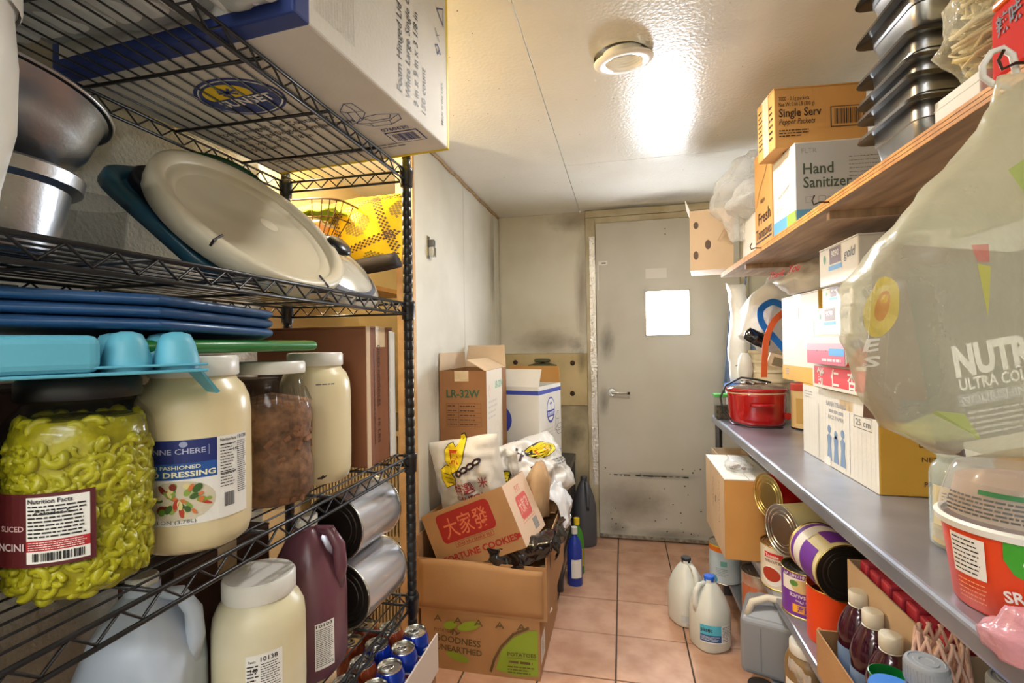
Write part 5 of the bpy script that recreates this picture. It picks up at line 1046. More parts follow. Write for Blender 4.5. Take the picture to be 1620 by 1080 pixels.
def strap(name, label, pts, wd, m_):
    c0 = V(pts[0]); t = thing(name, label, 'strap', c0); b = MB(); P = [V(p)-c0 for p in pts]; Q = []
    for i in range(len(P)-1):
        for j in range(6):
            q = j/6; p0 = P[max(i-1, 0)]; p1 = P[i]; p2 = P[i+1]; p3 = P[min(i+2, len(P)-1)]
            Q.append(.5*((2*p1)+(p2-p0)*q+(2*p0-5*p1+4*p2-p3)*q*q+(3*p1-p0-3*p2+p3)*q**3))
    Q.append(P[-1]); rings = []
    for i, p in enumerate(Q):
        d = (Q[min(i+1, len(Q)-1)]-Q[max(i-1, 0)]).normalized(); s_ = d.cross(V((-.25, .97, 0))).normalized()*wd/2; n_ = d.cross(s_).normalized()*.0015
        rings.append([p-s_-n_, p+s_-n_, p+s_+n_, p-s_+n_])
    b.loft(rings); part('webbing', b, m_, t, smooth=True); return t
strap('blue_strap', 'bright blue strap looped in front of the white bag', [(.78, 2.66, 1.50), (.73, 2.66, 1.52), (.675, 2.65, 1.48), (.68, 2.64, 1.41), (.73, 2.63, 1.34), (.80, 2.63, 1.24), (.77, 2.62, 1.19)], .032, mat('blue_webbing', (24, 104, 186), .5))
strap('orange_strap', 'orange strap hanging across the blue strap', [(.775, 2.61, 1.47), (.72, 2.60, 1.42), (.685, 2.60, 1.33), (.675, 2.60, 1.22), (.672, 2.60, 1.15)], .030, mat('orange_webbing', (222, 98, 48), .4))
t = thing('white_gourd_bottle', 'white plastic bottle standing beside the ivory tubs', 'bottle', (.655, 2.90, T)); part('bottle_body', MB().lathe([(0, 0), (.03, 0), (.034, .006), (.034, .17), (.02, .20), (.032, .22), (.040, .27), (.034, .33), (.018, .36), (0, .362)], 24, cap=False), wht_pl, t, smooth=True); part('collar', MB().lathe([(.022, .195), (.026, .2), (.022, .206)], 20, cap=False), GREY, t)
t = thing('grey_tote', 'folded tan card pieces tucked on top of the ivory tubs', 'card', (.735, 2.63, 1.225)); part('card_piece', MB().box(-.04, -.02, -.03, .05, .0, .035), card_p, t); part('card_edge', MB().box(-.02, -.026, -.02, .045, -.0205, .02), mat('olive_card', (120, 104, 76), .7), t); t.rotation_euler = (0, .3, 0)
denim = mat('denim_cloth', (96, 112, 138), .85, col2=(132, 148, 172), nscale=10, bump=.3, bscale=120)
t = thing('hanging_apron', 'grey blue apron hanging by the right side of the door', 'apron', (.70, 3.30, 1.0))
part('cloth', MB().grid(lambda u, v: (-.085+.19*u+.055*v-.03*u*v, .015*math.sin(u*16+v*2)+.01*math.sin(u*7), .0+.62*v-.03*u), 30, 20), denim, t, smooth='all', thick=.004); part('neck_strap', MB().tube([(.05, 0, .61), (.06, .01, .72), (.07, .05, .78)], .006, 6), denim, t)
# stacked cartons in the middle of the table
cp = (.34, .575, .262); t = carton('rice_paper_carton', 'long white and yellow rice paper carton on the table', (.683+.17, 1.532+.2875, T), cp, card_y, tape=False, seam='y')
f = Sheet(t, face(cp, '-x')); f.rect(card_w, .0, .001, .574, .2575, 0, 'printed_panel'); pg = ink((150, 152, 160)); pb = ink((120, 146, 180)); L_ = cp[1]
f.text('BANH TRANG', pg, .30, .205, .016, .15, .02, 2, 'c'); f.fine(pg, .245, .182, .355, .195, 1, 2, .8, 3, 0); f.text('RICE PAPER', pg, .30, .162, .013, .12, .01, 2, 'c'); f.strokes(GREY, [[(.43, .165), (.54, .165), (.54, .20), (.43, .20), (.43, .165)]], .002, 2); f.text('25 cm', GREY, .485, .173, .02, .09, .01, 2, 'c')
for k in range(3): a_ = .245+k*.052; f.disc(pb, a_, .125-.012*(k % 2), .013, .014, 2, 14, 'printed_figure'); f.poly(pb, [(a_-.02, .02), (a_+.02, .02), (a_+.013, .07), (a_+.018, .10), (a_, .112), (a_-.018, .10), (a_-.013, .07)], 2, 'printed_figure')
f.fine(pg, .02, .21, .10, .24, 3, 2, .25); 
for a_ in (.155, .40): f.strokes(pg, [[(a_, .01), (a_, .20)]], .0025, 2)
for k in range(22): f.strokes(PALE, [[(.01+k*.026, .0), (.01+k*.026, .255)]], .0012, 1)
f.rect(tape_m, .20, .0, .255, .03, 3, 'tape'); f.rect(tape_m, .33, .205, .42, .235, 1, 'tape')
f = Sheet(t, face(cp, '-y')); ob = ink((92, 62, 22)); f.text('First', ob, .08, .225, .014, .05, .02, 1); f.fine(ob, .135, .225, .2, .239, 1, 1, .7, 4, 0); f.text('From', ob, .115, .205, .011, .05, .02, 1); f.strokes(ob, [[(.095, .135), (.20, .135), (.20, .19), (.095, .19), (.095, .135)]], .0022); f.barcode(ob, .105, .14, .192, .185, 1, 7); f.text('NET WT', ob, .10, .095, .013, .08, .01, 1); f.text('PRODUCT OF', ob, .105, .028, .013, .11, .02, 1)
cw = (.26, .37, .345); t = carton('white_upright_carton', 'white carton with yellow brown side standing on the rice paper carton', (.684+.13, 1.965+.185, T+.2635), cw, card_w)
f = Sheet(t, face(cw, '-y')); f.rect(card_y, .0, .0, .26, .343, 0, 'printed_panel'); f.rect(ink((62, 54, 48)), .045, .225, .16, .32, 1, 'printed_panel'); f.rect(ink((70, 56, 44)), .05, .205, .2, .209, 1)
f = Sheet(t, face(cw, '-x')); f.rect(ink((170, 206, 232)), .235, .13, .33, .235, 1, 'label'); f.rect(card_y, .0, .0, .36, .06, 0, 'printed_band'); f.rect(tape_m, .14, .24, .185, .345, 2, 'tape'); f.fine(pb, .04, .02, .08, .05, 3, 1, .4)
t.rotation_euler = (0, 0, math.radians(2)); 
t = thing('red_printed_bag', 'clear plastic bag with red script lying on the white upright carton', 'bag', (.765, 2.13, T+.2635+.3465)); part('film', bag_rings([((0, 0, 0), .11, .12), ((-.02, 0, .05), .14, .15), ((0, 0, .10), .11, .12), ((.02, 0, .135), .05, .06)], 32, .02, 14, 7, .001), film('milky_bag', (232, 226, 214), .5, .2, 24, .8), t, smooth='all')
f = Sheet(t, planar((-.172, .12, .035), (.18, -.983, 0), (.25, 0, .968))); f.text('Thank', RED, .0, .04, .03, .13, .02, 1, shear=.3); f.text('You', RED, .15, .045, .03, .09, .02, 1, shear=.3)
al = (.20, .42, .084); t = carton('almond_cookie_box', 'red and white almond cookie box with white Chinese characters', (.662+.10, 1.525+.21, T+.2635), al, card_w, tape=False, seam='y')
f = Sheet(t, face(al, '-x')); f.rect(ink((224, 56, 62)), .018, .012, .405, .074, 0, 'printed_panel')
for ch, a_ in (('餅', .075), ('仁', .19), ('杏', .31)): f.text(ch, WHITE, a_, .018, .044, .060, .02, 1, 'c')
pkb = (.22, .30, .094); t = carton('pink_pastry_box', 'pink and white box lying on the almond cookie box', (.635+.11, 1.61+.15, T+.3485), pkb, card_w, tape=False, seam='y')
f = Sheet(t, face(pkb, '-x')); f.rect(ink((190, 80, 104)), .0, .0, .299, .045, 0, 'printed_band'); f.rect(ink((216, 150, 166)), .0, .045, .299, .068, 0, 'printed_band'); f.rect(ink((60, 150, 214)), .185, .030, .295, .052, 1, 'printed_band'); f.fine(ink((235, 200, 208)), .13, .008, .28, .022, 1, 1, .6); f.disc(BLACK, .09, .044, .003, .003, 1, 8, 'vent_hole'); f.disc(BLACK, .16, .044, .003, .003, 1, 8, 'vent_hole')
f = Sheet(t, face(pkb, '-y')); f.poly(ink((206, 60, 30)), [(.0, .0), (.219, .0), (.219, .09), (.10, .09), (.03, .05)], 0, 'printed_panel'); f.disc(ink((70, 70, 150)), .03, .065, .018, .014, 1, 16, 'printed_shape'); f.text('85', WHITE, .03, .058, .012, None, .02, 2, 'c')
zz = T+.3485+.0945
for k, (lx, ly, sx, sy, sz, l_) in enumerate(((.64, 1.585, .20, .26, .088, 'white shoe box style carton with brown label, lowest of three'), (.66, 1.62, .18, .22, .066, 'white carton with blue stripe in the middle of the three'), (.636, 1.52, .22, .27, .120, 'white carton with brown and blue label right under the plywood shelf'))):
    s3 = (sx, sy, sz); t = carton('white_glove_carton', l_, (lx+sx/2, ly+sy/2, zz), s3, card_w, tape=False, seam='y', group='white cartons under the plywood shelf'); zz += sz+.0008
    f = Sheet(t, face(s3, '-x')); bb = ink((104, 66, 44)); w_ = sy
    f.rect(bb, w_*.30, sz*.52, w_*.60, sz*.93, 0, 'label'); f.text('9090', WHITE, w_*.45, sz*.70, sz*.16, w_*.2, .02, 1, 'c'); f.rect(ink((60, 140, 206)), w_*.27, sz*.36, w_*.62, sz*.48, 0, 'label'); f.text('gold', BLACK, w_*.68, sz*.55, sz*.24, w_*.24, .0, 1, shear=.2); f.disc(ink((60, 130, 70)), w_*.16, sz*.7, sz*.08, sz*.12, 0, 12, 'printed_leaf')
    f = Sheet(t, face(s3, '-y')); f.text('gold', BLACK, .03, sz*.3, sz*.4, None, .0, 1, rot=.5); f.rect(bb, .08, sz*.6, .17, sz*.9, 0, 'label')
# near end of the table
t = thing('glass_jar', 'tall glass jar with yellow label at the near end of the table', 'jar', (.675, 1.175, T)); part('jar_glass', MB().lathe([(0, .002), (.048, 0), (.055, .006), (.0565, .02), (.0565, .15), (.052, .165), (.043, .175), (.043, .185), (.0465, .187), (.0465, .192), (.043, .194), (.043, .205), (.0465, .208), (.0465, .212), (.041, .211), (.041, .18), (.050, .162), (.0535, .02), (0, .008)], 44, cap=False), mat('thick_jar_glass', (206, 222, 218), .04, alpha=.32, spec=1), t, smooth=True)
part('filling', MB().lathe([(0, .009), (.052, .01), (.0525, .04), (0, .042)], 32, cap=False), mat('jar_powder', (226, 186, 110), .7), t); f = Sheet(t, cylmap(.0565, 0, -2.2)); f.rect(mat('label_pale', (220, 210, 170), .5), -.05, .05, .05, .13, 0, 'label'); f.barcode(BLACK, -.03, .055, .0, .075, 1, 3); f.fine(BLACK, -.03, .08, .04, .12, 6, 1, .3); f.rect(ink((70, 70, 60)), -.02, .105, .03, .115, 1)
t = thing('orange_food_tub', 'orange paper tub with green leaf emblem and clear lid at the table edge', 'tub', (.612, .935, T)); og = mat('orange_tub', (226, 74, 32), .35)
part('tub_body', MB().lathe([(0, .002), (.078, 0), (.082, .004), (.097, .128)], 56, cap=False), og, t, smooth=True); part('rim', MB().lathe([(.097, .126), (.104, .128), (.106, .138), (.1, .142), (.096, .14)], 56, cap=False), wht_pl, t, smooth=True)
def tubmap(u, v, l):
    r = .082+(.097-.082)*(v/.128)+.0012+l; a_ = -2.35+u/.09; return V((r*math.cos(a_), r*math.sin(a_), v))
f = Sheet(t, tubmap); f.rect(WHITE, -.070, .055, -.020, .118, 0, 'label'); f.fine(BLACK, -.067, .058, -.023, .115, 8, 1, .3, 2, .2); f.poly(ink((60, 160, 40)), [(.0+.075*(k/8), .127) for k in range(9)]+[(.075, .09), (.055, .075), (.03, .07), (.01, .08), (.0, .10)], 1, 'printed_leaf'); f.disc(WHITE, .035, .098, .016, .014, 2, 12, 'printed_figure'); f.disc(BLACK, .033, .099, .006, .008, 3, 8, 'printed_figure'); f.text('SRIRACHA', WHITE, .0, .035, .017, .10, .03, 2, rot=.18); f.fine(ink((244, 170, 120)), -.065, .015, -.02, .05, 5, 1, .25)
part('clear_dome', MB().lathe([(.099, .141), (.1, .15), (.098, .165), (.084, .212), (.078, .222), (.06, .226), (0, .227)], 56, cap=False), mat('dome_plastic', (228, 230, 228), .08, alpha=.30, spec=1), t, smooth=True)
part('inner_bowl', MB().lathe([(.088, .145), (.078, .20), (.05, .207), (0, .208)], 40, cap=False), mat('brown_inside', (176, 140, 110), .5), t, smooth=True)
def dmap(u, v, l):
    r = .0985-(.014)*max(0, (v-.165))/.047+.001+l; a_ = -2.35+u/.095; return V((r*math.cos(a_), r*math.sin(a_), v))
f = Sheet(t, dmap); f.rect(ink((50, 120, 70)), -.03, .188, .055, .195, 0, 'printed_band')
for k in range(5): f.fine(ink((90, 90, 84)), -.075, .155+k*.0062, .09, .159+k*.0062, 1, 1, .7, k, .05)
t = thing('pink_wrapped_packet', 'pink plastic wrapped packet lying at the near table edge', 'packet', (.535, .79, T)); part('film', bag_rings([((0, 0, 0), .05, .05), ((0, 0, .03), .06, .06), ((0, 0, .06), .03, .03)], 22, .015, 22, 5, 0), film('pink_film', (236, 170, 180), .55, .12, 30, .9), t, smooth='all')
# ------------------------------------------------------------------ hanging bag with boxes in it
rv = V((.976, .219, 0)); fv = V((-.219, .976, 0)); HB = V((.42, .735, 0))
def hring(l, r, z, dep, n=40):   # l, r: extents along rv from HB, metres
    c = (l+r)/2; hw = (r-l)/2; R_ = []
    for k in range(n):
        a_ = 2*PI*k/n; q = 1/((abs(math.cos(a_))**2.6+abs(math.sin(a_))**2.6)**(1/2.6)); R_.append(rv*(c+hw*q*math.cos(a_))+fv*(dep*q*math.sin(a_))+V((0, 0, z)))
    return R_
prof = [(.065, .095, 1.668, .008), (.055, .115, 1.63, .02), (.02, .15, 1.58, .035), (-.035, .17, 1.52, .045), (-.10, .185, 1.45, .055), (-.148, .19, 1.392, .06), (-.142, .19, 1.33, .06), (-.122, .19, 1.26, .058), (-.095, .185, 1.215, .05), (-.03, .17, 1.185, .035)]
t = thing('hanging_plastic_bag', 'big translucent yellowish plastic bag hanging from the plywood shelf hook', 'bag', HB)
rings = []
for i in range(len(prof)-1):
    for j in range(5): q = j/5; rings.append(hring(*[a_+(b_-a_)*q for a_, b_ in zip(prof[i], prof[i+1])]))
rings.append(hring(*prof[-1])); b = MB().loft(rings); b.shake(.007, 16, 3)
part('film', b, film('yellow_milky_bag', (244, 240, 208), .27, .25, 14, .6), t, smooth='all')
part('handle_loop', MB().tube([rv*.08+V((0, 0, 1.665)), rv*.075+V((0, 0, 1.69)), rv*.062+V((0, 0, 1.699)), rv*.048+V((0, 0, 1.694)), rv*.042+fv*.006+V((0, 0, 1.680)), rv*.046+fv*.01+V((0, 0, 1.668)), rv*.06+fv*.012+V((0, 0, 1.66)), rv*.08+fv*.012+V((0, 0, 1.655))], .004, 8), wb, t, smooth='all')
def bag_front(u, z_, l):
    for i in range(len(prof)-1):
        if prof[i+1][2] <= z_ <= prof[i][2]: break
    q = (z_-prof[i][2])/(prof[i+1][2]-prof[i][2]); a0, a1, _, dp = [c_+(d_-c_)*q for c_, d_ in zip(prof[i], prof[i+1])]
    x_ = max(-.999, min(.999, (u-(a0+a1)/2)/((a1-a0)/2))); p = rv*u-fv*dp*(1-abs(x_)**2.6)**(1/2.6)+V((0, 0, z_))
    b_ = MB(); b_.v = [p]; b_.shake(.007, 16, 3); return b_.v[0]-fv*(l+.001)
f = Sheet(t, bag_front)
def ink(c): return film('bagprint_%d_%d_%d' % tuple(c), c, .42, .4, 10, .1)
_W = WHITE; WHITE = film('bagprint_white', (240, 238, 228), .5, .4, 10, .1)
f.disc(ink((232, 206, 60)), -.124, 1.368, .015, .034, 0, 20, 'bag_print', -.1); f.disc(ink((206, 120, 50)), -.124, 1.370, .007, .017, 1, 16, 'bag_print', -.2); f.text('E', WHITE, -.134, 1.318, .015, .010, .03, 1); f.text('S', WHITE, -.132, 1.298, .014, .010, .03, 1)
f.poly(ink((176, 200, 90)), [(.02, 1.53), (.07, 1.56), (.12, 1.55), (.14, 1.50), (.10, 1.46), (.05, 1.47)], 0, 'bag_print'); f.poly(ink((196, 210, 110)), [(-.095, 1.215), (-.07, 1.245), (-.04, 1.24), (-.02, 1.21), (-.06, 1.20)], 0, 'bag_print')
f.poly(ink((220, 120, 110)), [(-.035, 1.435), (-.015, 1.438), (-.018, 1.418), (-.03, 1.416)], 0, 'bag_print'); f.poly(ink((214, 210, 70)), [(-.03, 1.414), (-.016, 1.414), (-.021, 1.35)], 0, 'bag_print')
def ink(c): return mat('ink_%d_%d_%d' % tuple(c), c, .55)
WHITE = _W; hz = math.atan2(rv.y, rv.x)
hs = (.15, .05, .235); t = thing('hair_colour_box', 'grey hair colour box with white lettering inside the hanging bag', 'box', HB+rv*.048-fv*.012+V((0, 0, 1.197)), hz, None, (0, math.radians(-9), hz))
part('body', MB().box(-.075, -.02, 0, .075, .02, .235), mat('hairbox_grey', (98, 88, 86), .4), t, bevel=.001); f = Sheet(t, face((.15, .04, .235), '-y'), .0008)
f.rect(ink((206, 200, 180)), .001, .0, .149, .018, 0, 'printed_band'); f.text('NUTRISSE', WHITE, .006, .098, .036, .150, .05, 1); f.text('ULTRA COLOR', WHITE, .008, .080, .014, .105, .03, 1); f.rect(ink((150, 146, 150)), .004, .060, .149, .075, 0, 'printed_band'); f.text('NOURISHING', ink((206, 202, 206)), .008, .063, .010, .09, .01, 1); f.fine(ink((200, 194, 190)), .012, .022, .13, .055, 5, 1, .4)
t = thing('dark_photo_box', 'dark brown box with pink picture inside the hanging bag', 'box', HB+rv*-.0+fv*.026+V((0, 0, 1.215)), hz, None, (0, math.radians(5), hz)); part('body', MB().box(-.095, -.018, 0, .09, .018, .23), mat('photo_box', (104, 74, 62), .4), t, bevel=.001)
f = Sheet(t, face((.15, .036, .21), '-y'), .0008); f.disc(ink((206, 150, 124)), .10, .13, .036, .055, 0, 20, 'printed_shape', .3); f.disc(ink((110, 84, 72)), .06, .10, .03, .07, 1, 18, 'printed_shape', .2); f.rect(ink((90, 84, 84)), .0, .0, .15, .03, 1)
# ------------------------------------------------------------------ under the table
U = .4058
ub = (.20, .47, .34); t = carton('under_table_carton', 'brown carton with pale top jutting from the table under-shelf', (.412+.10, 2.222+.235, U), ub, card_o, tape=False, seam='y')
f = Sheet(t, face(ub, '-x')); f.rect(card_p, .001, .0, .469, .338, 0, 'printed_panel'); f.strokes(BROWNINK, [[(.35+.012*(k % 2), .30-.016*k), (.365-.010*(k % 3), .29-.016*k)] for k in range(12)]+[[(.20+.012*(k % 2), .28-.016*k), (.216-.010*(k % 3), .27-.016*k)] for k in range(9)], .004, 1, 'worn_print'); f.rect(BROWNINK, .26, .18, .28, .21, 1)
for q in bpy.data.objects:
    if q.parent is t and q.name.startswith('top_flap'): q.data.materials[0] = card_w
part('shelf_extension', MB().box(.53, 2.1205, .37, 1.09, 2.75, .404), tblm, bpy.data.objects['steel_prep_table'], bevel=.004)
t = thing('clear_candy_bag', 'small clear bag of brown pieces lying on the jutting brown carton', 'bag', (.505, 2.40, U+.341)); part('film', bag_rings([((0, 0, 0), .05, .07), ((0, 0, .02), .06, .085), ((0, 0, .045), .03, .05)], 22, .014, 22, 3, .0005), bagc, t, smooth='all')
for k in range(4): part('brown_piece', MB().lathe([(0, 0), (.011, .004), (.011, .012), (0, .017)], 10, (-.03+.016*k, -.03+.02*(k % 3), .003)), mat('brown_nut', (96, 60, 40), .6), t, smooth='all')
t = open_carton('small_open_carton', 'small open pale carton behind the jutting brown carton', (.565, 2.885, .126), (.16, .16, .60), card_p); part('dark_content', MB().box(-.06, -.06, .5, .06, .06, .56), mat('dark_green_box', (54, 78, 74), .6), t)
redl = mat('red_can_label', (176, 22, 26), .35, col2=(160, 18, 22), nscale=5); creaml = mat('cream_can_label', (222, 210, 160), .35)
def can_thing(name, label, c, d, r, L, ml, me_, mr, me2=None, grp=None):
    t = thing(name, label, 'can', c, 0, grp); M_ = lying((0, 0, 0), d); big_can(t, M_, r, L, ml, me_, mr, m_end2=me2); return t, M_
ZS = .88*0+.0; g1 = 'large cans under the table'
t, M_ = can_thing('large_can', 'red can with gold end lying under the table top', (.545, 2.095, .7195), (.93, .36, 0), .085, .19, redl, tin_gold, tin_gold, grp=g1)
t, M_ = can_thing('large_can', 'cream and red can with silver end lying below the red can', (.54, 1.91, .655), (.93, .36, 0), .088, .19, creaml, tin, tin, grp=g1)
f = Sheet(t, cylmap(.088, 0, 0, M=M_)); f.rect(RED, -.25, .14, .25, .186, 0, 'label')
purpi = ink((104, 44, 150)); t, M_ = can_thing('large_can', 'can with purple and white label lying with its dark end to the camera', (.625, 1.60, .648), (-.08, 1, 0), .083, .19, creaml, tin_dark, tin_gold, grp=g1)
f = Sheet(t, cylmap(.083, 0, 0, M=M_)); f.rect(purpi, -.26, .155, .26, .175, 0, 'label'); f.rect(ink((226, 222, 214)), -.26, .105, .26, .155, 0, 'label'); f.rect(purpi, -.24, .028, -.12, .11, 1, 'label'); f.rect(purpi, .10, .028, .2, .11, 1, 'label'); f.rect(purpi, -.05, .028, .06, .11, 1, 'label')
def standing(name, label, c, r, L, ml, top, rim_m, open_top=False, grp=None):
    t = thing(name, label, 'can', c, 0, grp)
    if not open_top: big_can(t, Matrix(), r, L, ml, tin, rim_m, m_end2=top)
    else:
        part('can_body', MB().lathe([(0, .002), (r-.002, 0), (r-.001, .004), (r-.001, L-.003), (r+.001, L-.001), (r-.001, L), (r-.003, L-.003), (r-.003, .006), (0, .006)], 48, cap=False), ml, t, smooth=True)
        part('rim', MB().lathe([(r-.001, L-.004), (r+.0018, L-.002), (r+.001, L), (r-.003, L-.001)], 48, cap=False), rim_m, t, smooth='all'); part('sauce', MB().lathe([(r-.003, L*.8), (0, L*.8)], 40, cap=False), mat('dark_sauce', (66, 46, 26), .2), t)
    return t
t = standing('bean_can', 'white chili bean can with red food picture under the gold ended red can', (.585, 2.04, U), .080, .158, mat('white_can_label', (226, 216, 196), .35), tin, tin_gold, grp=g1); f = Sheet(t, cylmap(.079, 0, -2.0)); f.rect(RED, -.06, .115, .01, .135, 1, 'label'); f.text('Tomate', WHITE, -.055, .118, .012, .05, .02, 2); f.text('WITHOUT BEANS', ink((110, 50, 40)), -.06, .098, .010, .085, .02, 1); f.disc(WHITE, -.03, .05, .042, .036, 0, 20, 'printed_shape'); f.disc(ink((170, 56, 30)), -.035, .055, .036, .026, 1, 20, 'printed_shape'); f.strokes(GREY, [[(.03, .05), (.045, .02)]], .006, 1)
t = standing('hoisin_can', 'purple hoisin sauce can standing upside down between cans', (.600, 1.855, U), .075, .150, mat('purple_label_can', (112, 52, 158), .35), tin_dark, tin_gold, grp=g1); f = Sheet(t, cylmap(.074, 0, -2.05)); f.rect(ink((236, 232, 226)), -.07, .085, .09, .13, 0, 'label'); f.disc(ink((210, 190, 130)), -.0, .105, .034, .022, 1, 20, 'printed_food'); f.disc(ink((90, 140, 60)), -.025, .113, .014, .010, 2, 12, 'printed_food'); f.text('TRONG TINH / NET WT', WHITE, .075, .143, .010, .14, .02, 1, rot=PI); f.text('HOISIN SAUCE', WHITE, .07, .078, .011, .11, .02, 1, rot=PI); f.rect(ink((236, 170, 50)), -.03, .018, .06, .045, 0, 'label'); f.text('海鮮醬', purpi, .015, .022, .018, .06, .02, 1, 'c'); f.text('Tuong an Pho', WHITE, .07, .060, .009, .09, .01, 1, rot=PI)
ors = mat('orange_red_can', (232, 72, 18), .35); t = standing('oyster_sauce_can', 'open orange red oyster sauce can with yellow characters', (.630, 1.695, U), .080, .165, ors, tin, tin_gold, True, g1); f = Sheet(t, cylmap(.080, 0, -2.0)); f.text('OYSTER', ink((255, 214, 170)), -.045, .042, .015, .075, .01, 1); f.text('鮮', ink((250, 190, 40)), .045, .09, .045, .05, .02, 1); f.text('蠔', ink((250, 190, 40)), .045, .03, .045, .05, .02, 1); 
for k in range(3): f.disc(ink((90, 20, 12)), -.025+.014*k, .022, .005, .007, 1, 8, 'printed_figure')
t = open_carton('bottle_tray', 'low brown cardboard tray holding purple juice bottles', (.598, 1.33, U), (.17, .37, .12), card); 
jm = mat('grape_juice', (52, 14, 30), .12, col2=(66, 20, 38), nscale=4, coat=.5)
for k, (lx, ly, l_) in enumerate(((.590, 1.445, 'purple juice bottle farthest from the camera in the tray'), (.580, 1.347, 'middle purple juice bottle in the tray'), (.572, 1.249, 'purple juice bottle nearest the camera in the tray'))):
    t = thing('juice_bottle', l_, 'bottle', (lx, ly, U+.0045), 0, 'purple juice bottles in the tray'); b = [(0, 0), (.042, 0), (.046, .006)]
    for q in range(8): b += [(.047, .02+q*.013), (.045, .027+q*.013)]
    b += [(.047, .13), (.0465, .14), (.049, .15), (.047, .165), (.040, .19), (.028, .215), (.019, .227), (.018, .24)]
    part('bottle_body', MB().lathe(b, 32, cap=False), jm, t, smooth='all'); part('cap', MB().lathe([(.021, .230), (.0225, .232), (.0225, .259), (.02, .263), (0, .263)], 32, cap=False), mat('ivory_cap', (222, 216, 198), .4), t, smooth=True); part('neck_ring', MB().lathe([(.019, .225), (.0225, .227), (.019, .229)], 28, cap=False), mat('ivory_cap2', (222, 216, 198), .4), t)
    f = Sheet(t, cylmap(.0475, 0, -2.3)); f.rect(ink((126, 150, 190)), -.05, .03, .06, .125, 0, 'label'); f.rect(ink((160, 96, 160)), .0, .035, .03, .06, 1, 'label')
t = thing('support_carton', 'plain brown carton behind the juice bottles under the red packet box', 'box', (.765, 1.33, U)); part('body', MB().box(-.065, -.24, 0, .12, .22, .222), card_d, t, bevel=.003); part('tape', MB().box(-.065, -.02, .222, .12, .02, .2226), tape_m, t)
t = open_carton('red_packet_carton', 'shallow open brown carton of red packets below the table top', (.69, 1.33, U+.224), (.17, .43, .085), card_p); RC = t
for k in range(7):
    tt = thing('red_packet', ('red packet %s in the shallow carton' % ('nearest the camera', 'second from the camera', 'third from the camera', 'in the middle', 'third from the far end', 'second from the far end', 'at the far end')[k]), 'packet', (.688, 1.155+k*.055, U+.229), 0, 'red packets in the shallow carton'); part('packet', MB().box(-.07, -.022, 0, .07, .022, .10-.004*(k % 2)).shake(.003, 30, k, 0), mat('red_foil', (170, 30, 40), .25, col2=(200, 70, 90), nscale=14), tt, bevel=.006)
    if k == 0: f = Sheet(tt, planar((-.071, .02, 0), (0, -1, 0), (0, 0, 1))); f.disc(WHITE, .018, .07, .018, .018, 1, 20, 'seal'); f.fine(RED, .006, .062, .03, .078, 3, 2, .4)
for k, (lx, ly, l_) in enumerate(((.492, 1.0, 'grey capped sauce bottle between the tray and the foam net'), (.600, .972, 'grey capped sauce bottle at the lower right corner'))):
    t = thing('grey_capped_bottle', l_, 'bottle', (lx+.02, ly, U)); part('bottle_body', MB().lathe([(0, 0), (.042, 0), (.046, .006), (.047, .16), (.046, .22), (.041, .27), (.032, .305), (.028, .318), (.028, .33)], 36, cap=False), mat('slate_bottle', (110, 112, 128), .2, alpha=.75), t, smooth=True); part('sauce', MB().lathe([(0, .004), (.041, .006), (.0435, .16), (.0425, .20), (0, .202)], 32, cap=False), mat('brown_sauce', (52, 40, 40), .3), t, smooth=True)
    b = MB()
    part('cap', MB().lathe([(.030, .318), (.0325, .321), (.0325, .352), (.030, .357), (.026, .358), (.025, .3565), (.019, .3565), (.018, .358), (.011, .358), (.010, .3565), (0, .3565)], 40, cap=False), mat('grey_cap', (150, 154, 160), .4), t, smooth=True)
    for q in range(36): a_ = 2*PI*q/36; b.box(.0322*math.cos(a_)-.0008, .0322*math.sin(a_)-.0008, .324, .0322*math.cos(a_)+.0008, .0322*math.sin(a_)+.0008, .35)
    part('cap_ribs', b, mat('grey_cap', (150, 154, 160)), t)
t = thing('green_cup', 'green plastic cup beside the grey capped bottle', 'cup', (.505, 1.11, U)); part('cup_body', MB().lathe([(0, .002), (.024, 0), (.034, .245), (.036, .25), (.034, .251), (.022, .01), (0, .008)], 28, cap=False), mat('cup_green', (10, 120, 50), .35), t, smooth=True)
t.location = (.512, 1.125, U)
t = thing('blue_lid_jar', 'jar with blue lid at the bottom edge beside the green cup', 'jar', (.470, .985, .126)); part('body', MB().lathe([(0, 0), (.034, 0), (.036, .006), (.036, .52), (.03, .54)], 28, cap=False), mat('tall_bottle_clear', (200, 210, 224), .2, alpha=.5), t, smooth=True); part('lid', MB().lathe([(.036, .54), (.037, .545), (.037, .57), (.034, .574), (0, .575)], 32, cap=False), mat('blue_lid', (70, 130, 214), .35), t, smooth=True)
t.location = (.460, 1.0, 0.0); t.location.z = 0
for ch in t.children: ch.scale = (1, 1, 1.24)
netm = mat('pink_foam_net', (230, 190, 170), .6); t = thing('foam_net', 'pink foam netting sleeve standing between the two grey capped bottles', 'net', (.582, 1.09, U)); b = MB()
for s_ in (1, -1):
    for k in range(12): b.tube([((.036+.012*math.sin(v_*PI))*math.cos(2*PI*k/12+s_*v_*3.2), (.036+.012*math.sin(v_*PI))*math.sin(2*PI*k/12+s_*v_*3.2), .002+.36*v_) for v_ in [q/16 for q in range(17)]], .0035, 5)
part('net_strands', b, netm, t, smooth='all'); part('red_content', MB().lathe([(0, .003), (.03, .004), (.034, .20), (0, .32)], 20, cap=False), mat('red_content', (190, 60, 50), .4), t, smooth='all')
